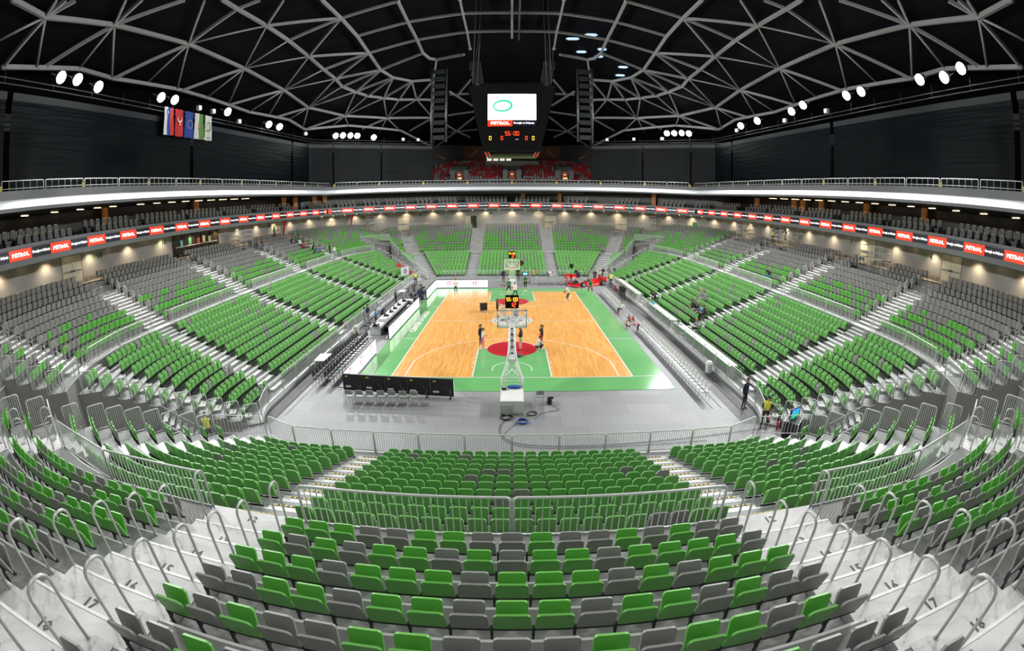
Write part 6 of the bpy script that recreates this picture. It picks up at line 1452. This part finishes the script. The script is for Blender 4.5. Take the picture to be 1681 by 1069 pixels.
def capsule(mb, a, b, ra, rb, n=8):
    d = (b - a)
    if d.length < 1e-5: d = Vector((0, 0, 1e-3))
    u = d.normalized(); pts = [a - u * ra * .85, a - u * ra * .5, a, b, b + u * rb * .5, b + u * rb * .85]; mb.tube(pts, 0, n, radii=[ra * .45, ra * .85, ra, rb, rb * .85, rb * .45])
PCACHE = {}
def body_mesh(kind, top, legs, shoes, sleeves, shorts, female, sk, vest):
    key = (kind, top, legs, shoes, sleeves, shorts, female, sk, vest)
    if key in PCACHE: return PCACHE[key]
    J = pose(kind); mb = MB(); S = []
    def cap(a, b, ra, rb, tg): capsule(mb, a, b, ra, rb); S.append((a.copy(), b.copy(), (ra + rb) / 2, tg))
    wsh = .92 if female else 1.
    pel, che, nek = J['pel'], J['che'], J['nek']
    side = (J['shor'] - J['shol']).normalized()
    cap(pel - side * .06, pel + side * .06, .125 if not female else .13, .125 if not female else .13, 'pel')
    for s in (-1, 1):
        cap(pel + side * s * .055, che + side * s * .075 * wsh, .105, .115 * wsh, 'top'); cap(che + side * s * .06, J['sho' + ('l' if s < 0 else 'r')] - side * s * .03, .1, .075, 'top')
    cap(che, nek - (nek - che) * .15, .11, .075, 'top'); cap(nek - (nek - che) * .2, J['hed'], .055, .05, 'skin')
    for n in 'lr':
        cap(J['hip' + n], J['kne' + n], .088, .06, 'thigh'); cap(J['kne' + n], J['ank' + n], .058, .036, 'calf'); cap(J['ank' + n] + V3(0, -.02, -.03), J['toe' + n], .042, .04, 'shoe')
        cap(J['sho' + n], J['elb' + n], .055 * wsh, .042 * wsh, 'uarm'); cap(J['elb' + n], J['wri' + n], .04 * wsh, .028 * wsh, 'farm')
    h = J['hed']; mb.ell(h + V3(0, -.005, .03), (.077, .093, .11), 14, 10); mb.ell(h + V3(0, .03, -.045), (.055, .065, .06), 12, 8); S.append((h, h + V3(0, 0, .03), .09, 'skin'))
    me = mb.mesh('tmp', [skin_m]); o = bpy.data.objects.new('tmp', me); COL.objects.link(o)
    md = o.modifiers.new('r', 'REMESH'); md.mode = 'VOXEL'; md.voxel_size = .021; md.use_smooth_shade = True
    sm = o.modifiers.new('s', 'SMOOTH'); sm.iterations = 2; sm.factor = .5
    dg = bpy.context.evaluated_depsgraph_get(); ev = bpy.data.meshes.new_from_object(o.evaluated_get(dg)); bpy.data.objects.remove(o)
    ev.materials.clear()
    mats = [sk, cloth(*[top]) if False else CLO[top], CLO[legs], CLO[shoes], CLO['yellow'], MATS['black_plastic'], mat('lip', (.4, .12, .1), .6)]
    for m in mats: ev.materials.append(m)
    nf = len(ev.polygons); cen = np.empty(nf * 3); ev.polygons.foreach_get('center', cen); cen = cen.reshape(-1, 3)
    D = []
    for a, b, r, tg in S:
        a_, b_ = np.array(a), np.array(b); ab = b_ - a_; t = np.clip(((cen - a_) @ ab) / max(ab @ ab, 1e-9), 0, 1); D.append(np.linalg.norm(cen - (a_ + t[:, None] * ab), axis=1) - r)
    D = np.array(D); best = D.argmin(0); tags = [s[3] for s in S]
    mi = np.zeros(nf, int)
    for k, tg in enumerate(tags):
        sel = best == k; a, b, r, _ = S[k]
        if tg in ('top',): v = 4 if vest else 1
        elif tg in ('pel', 'thigh'): v = 2
        elif tg == 'calf': v = 0 if shorts else 2
        elif tg == 'shoe': v = 3
        elif tg == 'uarm': v = 1 if sleeves >= 1 else 0
        elif tg == 'farm': v = 1 if sleeves >= 2 else 0
        else: v = 0
        mi[sel] = v
    ev.polygons.foreach_set('material_index', mi.tolist())
    # join hands and face as extra geometry
    ex = MB()
    for n, s in (('l', -1), ('r', 1)):
        w_, f_ = J['wri' + n], J['fin' + n]; d = (f_ - w_).normalized(); sd = d.cross(V3(0, 1, 0) if abs(d.y) < .8 else V3(0, 0, 1)).normalized(); nr = d.cross(sd).normalized()
        capsule(ex, w_, w_ + d * .06, .026, .034, 8)
        for k, (off, ln) in enumerate(((-.03, .07), (-.01, .082), (.01, .078), (.03, .06))):
            p = w_ + d * .07 + sd * off; ex.tube([p, p + d * ln * .5 + nr * .004, p + d * ln * .9 + nr * .025], .0085, 5)
        p = w_ + d * .03 + sd * (-.034); ex.tube([p, p + d * .035 - sd * .022, p + d * .065 - sd * .02 + nr * .01], .0095, 5)
    nh = len(ex.f); h = J['hed']
    ex.add([h + V3(-.014, .085, .0), h + V3(.014, .085, .0), h + V3(0, .09, .045), h + V3(0, .118, .004)], [(0, 1, 3), (1, 2, 3), (2, 0, 3)], 0)
    for s in (-1, 1):
        ex.ell(h + V3(s * .032, .084, .04), (.011, .006, .007), 8, 5, 5); ex.ell(h + V3(s * .079, -.005, .015), (.01, .02, .028), 8, 5, 0)
    ex.ell(h + V3(0, .087, -.035), (.024, .006, .007), 8, 5, 6)
    # merge: convert ev to arrays
    o0 = len(ev.vertices); vs = [v.co[:] for v in ev.vertices] + [tuple(v) for v in ex.v]; fs = [tuple(p.vertices) for p in ev.polygons] + [tuple(i + o0 for i in f) for f in ex.f]
    me = bpy.data.meshes.new('person_body'); me.from_pydata(vs, [], fs)
    for m in mats: me.materials.append(m)
    me.polygons.foreach_set('material_index', mi.tolist() + ex.m); me.polygons.foreach_set('use_smooth', [True] * len(fs)); me.update(); bpy.data.meshes.remove(ev)
    PCACHE[key] = (me, J['hed'].copy()); return PCACHE[key]
HAIR = {}
def hair_mesh(style, c):
    if (style, c) in HAIR: return HAIR[style, c]
    mb = MB(); n, m = 16, 9; vs = []; fs = []
    # cap covering the top and back of the skull
    for i in range(m + 1):
        for k in range(n):
            a = 2 * PI * k / n; front = max(0, math.sin(a)); lim = (.42 + .2 * (1 - front)) * PI if style != 'long' else (.40 + .32 * (1 - front)) * PI; t = lim * i / m
            vs.append((.086 * math.sin(t) * math.cos(a), -.008 + .1 * math.sin(t) * math.sin(a), .035 + .118 * math.cos(t)))
    for i in range(m):
        for k in range(n): fs.append((i * n + k, (i + 1) * n + k, (i + 1) * n + (k + 1) % n, i * n + (k + 1) % n))
    mb.add(vs, fs, 0, True)
    if style == 'tail': mb.tube([(0, -.09, .08), (0, -.14, .05), (0, -.15, -.06), (0, -.12, -.2)], 0, 7, radii=[.02, .03, .03, .008])
    if style == 'long': mb.tube([(0, -.05, .04), (0, -.085, -.08), (0, -.08, -.24)], 0, 9, radii=[.075, .08, .04])
    HAIR[style, c] = mb.mesh('hair', CLO[c]); return HAIR[style, c]
def person(label, x, y, z, facing, kind='stand', top='black', legs='black', shoes='black', sleeves=2, shorts=False, h=1.8, female=False, hair='short', hc='brown', sk=None, vest=False):
    """facing in degrees, 0 looks along +y, 90 looks along -x"""
    me, hp = body_mesh(kind, top, legs, shoes, sleeves, shorts, female, sk or skin_m, vest)
    o = obj('person', me, None, (x, y, z), R(facing), label, 'person'); k = h / 1.8; o.scale = (k, k, k)
    if hair: hh = obj('hair', hair_mesh(hair, hc), o, tuple(hp))
    return o
def ball(label, x, y, z): mb = MB(); mb.ell((0, 0, 0), (.12, .12, .12), 16, 10); mb.build('basketball', mat('ball_orange', (.45, .13, .04), .6, var=.1), None, loc=(x, y, z), label=label, cat='ball')
G = .024
person('security guard in a yellow vest looking down in the near right corner', 12.55, -21.6, 0, 150, 'bent', 'black', 'black', vest=True, hc='black')
person('man in dark clothes leaning with one hand on the right fence', 12.55, -19.2, .01, 205, 'reach', 'navy', 'black', hc='brown', sk=skin_d)
person('security guard in a yellow vest standing in the near left corner entrance', -14.2, -23.9, 0, 20, 'bent', 'black', 'black', vest=True, hc='brown', sk=skin_d)
person('dark haired woman in black top and blue trousers left of the near red circle', -2.3, -7.6, G, -120, 'stand', 'black', 'navy', 'white', 2, h=1.66, female=True, hair='tail', hc='black')
person('woman in a white top and pink trousers left of the near red circle', -2.08, -8.4, G, -90, 'bent', 'white', 'pink', 'white', 1, h=1.62, female=True, hair='tail', hc='brown')
person('person in black top and red shorts partly behind the near basket boom', .62, -8.5, G, 60, 'bent', 'black', 'cream', 'brown', 2, h=1.68, female=True, hair='long', hc='brown')
person('woman in a black top and red shorts holding a phone near the red circle', 2.15, -7.9, G, 100, 'phone', 'black', 'red', 'black', 2, True, h=1.72, female=True, hair='tail', hc='brown', sk=skin_d)
person('crouching person in white top and blue trousers beside the near key', 1.85, -8.7, G, -60, 'crouch', 'white', 'navy', 'white', 1, h=1.7, hair='short', hc='black')
mb = MB(); mb.ell((0, 0, .11), (.3, .2, .12), 14, 8); mb.tube([(-.15, 0, .2), (0, 0, .32), (.15, 0, .2)], .012, 5); mb.build('sports_bag', mat('bag_grey', (.12, .1, .1), .7, var=.2), None, loc=(.45, -10.0, G), label='dark round bag on the red circle right of the basket boom', cat='bag')
person('referee like woman in black standing left of the centre circle', -1.35, 1.3, G, -95, 'bent', 'black', 'black', 'black', 2, h=1.75, female=True, hair='tail', hc='black')
person('child in a cream top standing in front of the centre circle', -.75, .7, G, 20, 'stand', 'cream', 'cream', 'white', 1, h=1.45, hc='black')
person('person in grey sitting low behind the near backboard at the centre circle', .35, .9, G, 0, 'crouch', 'grey', 'jeans', 'white', 2, h=1.7, hc='black')
person('player in white and green walking by the far left screen crest', -6.4, 11.6, G, 185, 'stand', 'white', 'dgreen', 'white', 0, True, h=1.95, hc='brown')
person('player in a green shirt with a ball in front of the far basket', -.35, 11.9, G, 15, 'ball', 'green', 'black', 'white', 0, True, h=2.0, hc='brown')
person('player in white bending below the far basket just above the shot clock', .35, 9.4, G, 10, 'ball', 'white', 'green', 'white', 0, True, h=1.95, hc='black')
person('player in white and green standing right of the far basket', 1.6, 14.2, G, 150, 'bent', 'green', 'black', 'white', 0, True, h=2.0, hc='brown')
person('player with a ball in white and green on the far right wing', 5.95, 7.9, G, 100, 'ball', 'white', 'dgreen', 'white', 0, True, h=2.0, hc='black')
person('player in green with white sleeves on the far right green border', 9.05, 12.4, G, 185, 'ball', 'green', 'black', 'white', 0, True, h=2.0, hc='brown')
ball('orange basketball held beside the player before the far basket', -.85, 12.35, 1.05); ball('orange basketball at the hip of the far right wing player', 5.55, 7.9, 1.15); ball('orange basketball held by the player on the far right border', 9.15, 11.9, .95); ball('basketball in the air beside the far backboard', .75, 13.0, 3.4)
ball('basketball lying on the far red circle', .95, 7.1, G + .12)
person('security guard in a yellow vest at the far left corner of the floor', -12.5, 18.6, 0, 190, 'bent', 'black', 'black', vest=True, hair=None)
person('security guard in a yellow vest at the far right corner of the floor', 12.7, 18.0, 0, 170, 'stand', 'black', 'black', vest=True, hc='black')
person('man in a dark suit walking along the far right fence, front one', 12.3, 9.2, 0, 175, 'stand', 'black', 'black', sk=skin_d)
person('man in a dark suit close behind another by the far right fence', 12.15, 9.9, 0, 160, 'reach', 'black', 'black')
person('man in black standing left of the far basket support', -1.15, 20.8, 0, 200, 'stand', 'black', 'black', hc='black')
person('man in black with legs apart behind the far basket', .8, 21.8, 0, 175, 'bent', 'black', 'black', hc='brown', sk=skin_d)
person('man in grey standing by the monitor cart', 2.35, 20.0, 0, 120, 'stand', 'grey', 'grey', hc='blond')
person('person in a bright orange yellow jacket and jeans by the far baseline', 2.95, 21.3, 0, 100, 'stand', 'orange', 'jeans', 'brown', hc='brown')
person('person in a white shirt bending over before the far right stair', 5.0, 23.2, 0, -80, 'bend', 'white', 'black', hc='brown')
person('man in dark clothes by the red crates', 8.7, 22.0, 0, 190, 'bent', 'black', 'black'); person('man in a navy shirt beside the racing car nose', 8.7, 18.95 + 1.0, 0, 150, 'walk', 'navy', 'black')
person('man in a grey shirt and khaki trousers near the far right steps', 10.6, 23.0, 0, 120, 'stand', 'grey', 'khaki'); person('man in a black jacket behind the racing car', 11.1, 20.9, 0, 160, 'bent', 'black', 'black', hc='black')
person('woman in a pale pink jacket behind the racing car', 11.9, 21.6, 0, 200, 'bent', 'cream', 'navy', female=True, hair='long', h=1.7); person('man in a black jacket and white shirt by the far right steps', 12.7, 23.3, 0, 150, 'bent', 'black', 'black', hc='brown')
person('dark dressed man leaning at the far right wall', 13.7, 24.0, 0, 130, 'bent', 'black', 'black', sk=skin_d); person('man in black at the far right wall, rear one of two', 14.7, 25.0, 0, 160, 'stand', 'black', 'black')
person('person in a grey hoodie standing behind the near end of the scorers table', -12.95, -1.9, 0, -100, 'stand', 'grey', 'grey', hc='black', h=1.75); person('man in a navy jacket standing by the left fence at the scorers table', -12.95, -.9, 0, -110, 'bent', 'navy', 'grey', hc='black')
person('person in a blue bib leaning over the scorers table', -12.0, -1.6, 0, -90, 'bent', 'blue', 'black', hc='brown', h=1.5); person('bald man in dark jacket sitting behind the scorers table', -12.1, .6, .0, -90, 'sitlean', 'navy', 'black', hair=None)
make_chair('plastic_chair', gry_ch, 'grey chair under the bald man at the scorers table', (-12.15, .6, 0), -PI / 2, None)
person('man in black standing by the far end of the scorers table', -12.2, 6.6, 0, -60, 'stand', 'black', 'black', hc='black', h=1.7)
person('woman with reddish hair and dark vest beside the left screen gap', -10.9, 8.3, 0, -130, 'bent', 'grey', 'navy', female=True, hair='long', hc='blond', h=1.7); person('man in a grey patterned shirt beside the left screen gap', -10.4, 9.4, 0, -140, 'stand', 'grey', 'jeans', hc='brown')
person('man in a dark blue suit standing at the gap between the left screens', -9.75, 7.7, 0, 200, 'stand', 'navy', 'navy', hc='blond')
person('child in a white shirt sitting on the end chair of the right far row', 10.6, 2.7, .06, 90, 'sit', 'white', 'black', 'pink', 1, h=1.5, female=True, hair='tail', hc='blond')
for k, (x, y, c, l_, f, kd, hc) in enumerate([(10.25, -1.6, 'black', 'pink', 60, 'crouch', 'brown'), (10.75, -1.3, 'red', 'white', 120, 'crouch', 'brown'), (9.95, -2.6, 'cream', 'brown', 30, 'crouch', 'blond'), (10.5, -3.6, 'pink', 'black', 100, 'bend', 'blond'), (10.5, -.7, 'pink', 'black', 160, 'crouch', 'brown')]):
    person(f"child in {c} top and {l_} trousers in the right sideline group, {ordw(k + 1)} child", x, y, 0, f, kd, c, l_, 'white', 1, h=1.25, female=True, hair='tail', hc=hc)
pn = MB(); pn.box((0, .24, .42), (.4, .38, .04)); pn.box((0, .42, .41), (.36, .05, .05)); PAN_O = {c: pn.mesh('open_pan', m_) for c, m_ in (('green', greens), ('grey', grey_s))}
nopen = [0]
def sitter(label, sx, row, y, **kw):
    r_, z_ = prof(row, ('y', 0)); c_ = 'green' if row < 15 else 'grey'; nopen[0] += 1
    st_ = thing('opened_seat', f"unfolded {c_} seat under a seated {'left' if sx < 0 else 'right'} spectator, row {num(row)}, {ordw(nopen[0])} such seat", 'seat', (sx * (CX + R0 + r_ + .08), y, z_), PI / 2 if sx > 0 else -PI / 2)
    for p_ in ('backrest', 'bracket'): obj(p_, SEAT_MESH['upper' if row >= 12 else 'lower', c_, p_], st_)
    obj('seat_pan', PAN_O[c_], st_); r_ += .0; kind = kw.pop('kind', 'sit'); person(label, sx * (CX + R0 + r_ - .12), y, z_ - .02, 90 if sx > 0 else -90, kind, **kw)
for k, (row, y, top) in enumerate([(19, 8.4, 'khaki'), (19, 9.3, 'brown')]): sitter(f"person in a {top} top sitting in the last left row below sign 18, {ordw(k + 1)} one", -1, row, y, top=top, legs='jeans')
fans = FANS
for k, (row, y, top) in enumerate(fans): sitter(f"fan in {top if top != 'dgreen' else 'dark green'} sitting in left upper row {num(row - 11)}, {ordw(k + 1)} of the supporters", -1, row, y, top=top, legs='black' if k % 2 else 'jeans', sleeves=1 + k % 2, kind='sitlean' if k % 3 else 'sit')
def stander(label, sx, row, y, f, **kw):
    r_, z_ = prof(row, ('y', 0)); person(label, sx * (CX + R0 + r_ - .38), y, z_ + .008, f, **kw)
stander('fan in green raising both arms at the top of the left upper stairs', -1, 19, 19.0, -90, kind='up', top='green', legs='black', sleeves=1)
stander('fan in green standing by the wall below the door of sign 18', -1, 21, 15.2, -90, top='green', legs='black', sleeves=1)
stander('person in black standing on the left upper stairs beside the fans', -1, 13, 18.9, -60, top='black', legs='black'); stander('person in a white jacket on the left upper stairs below the fans', -1, 12, 18.7, -120, top='white', legs='navy')
for k, (row, y, top, leg) in enumerate(SPECT):
    sitter(f"person in a {top if top != 'lblue' else 'light blue'} top sitting in right stand row {num(row)}, {ordw(k + 1)} spectator", 1, row, y, top=top, legs=leg, kind='sitlean' if k % 2 else 'sit', hc=['brown', 'black', 'blond'][k % 3])
stander('security guard in a yellow vest at the top of the right upper stairs', 1, 21, 9.2, 100, top='black', legs='black', vest=True)
person('camera operator in a black top on the right camera platform', PX[0] + .5, PX[1] - .3, PX[3] - .02 - .78 + .78, 70, 'ball', 'black', 'khaki', hc='black', h=1.6)
# things lying on the press desks
t = thing('blue_bag', 'bright blue bag on the middle press desk at the right stand', 'bag', (13.6, 2.2, 1.12)); mb = MB(); mb.ell((0, 0, .1), (.16, .25, .11), 12, 7); mb.build('cloth', mat('bag_blue', (.02, .3, .6), .6), t)
t = thing('laptop', 'open black laptop on the nearest press desk at the right stand', 'laptop', (13.6, -5.4, 1.12)); mb = MB(); mb.box((0, 0, .015), (.3, .4, .03)); mb.build('base', black_p, t); mb = MB(); mb.box((-.16, 0, .15), (.02, .4, .26)); mb.build('lid', black_p, t)
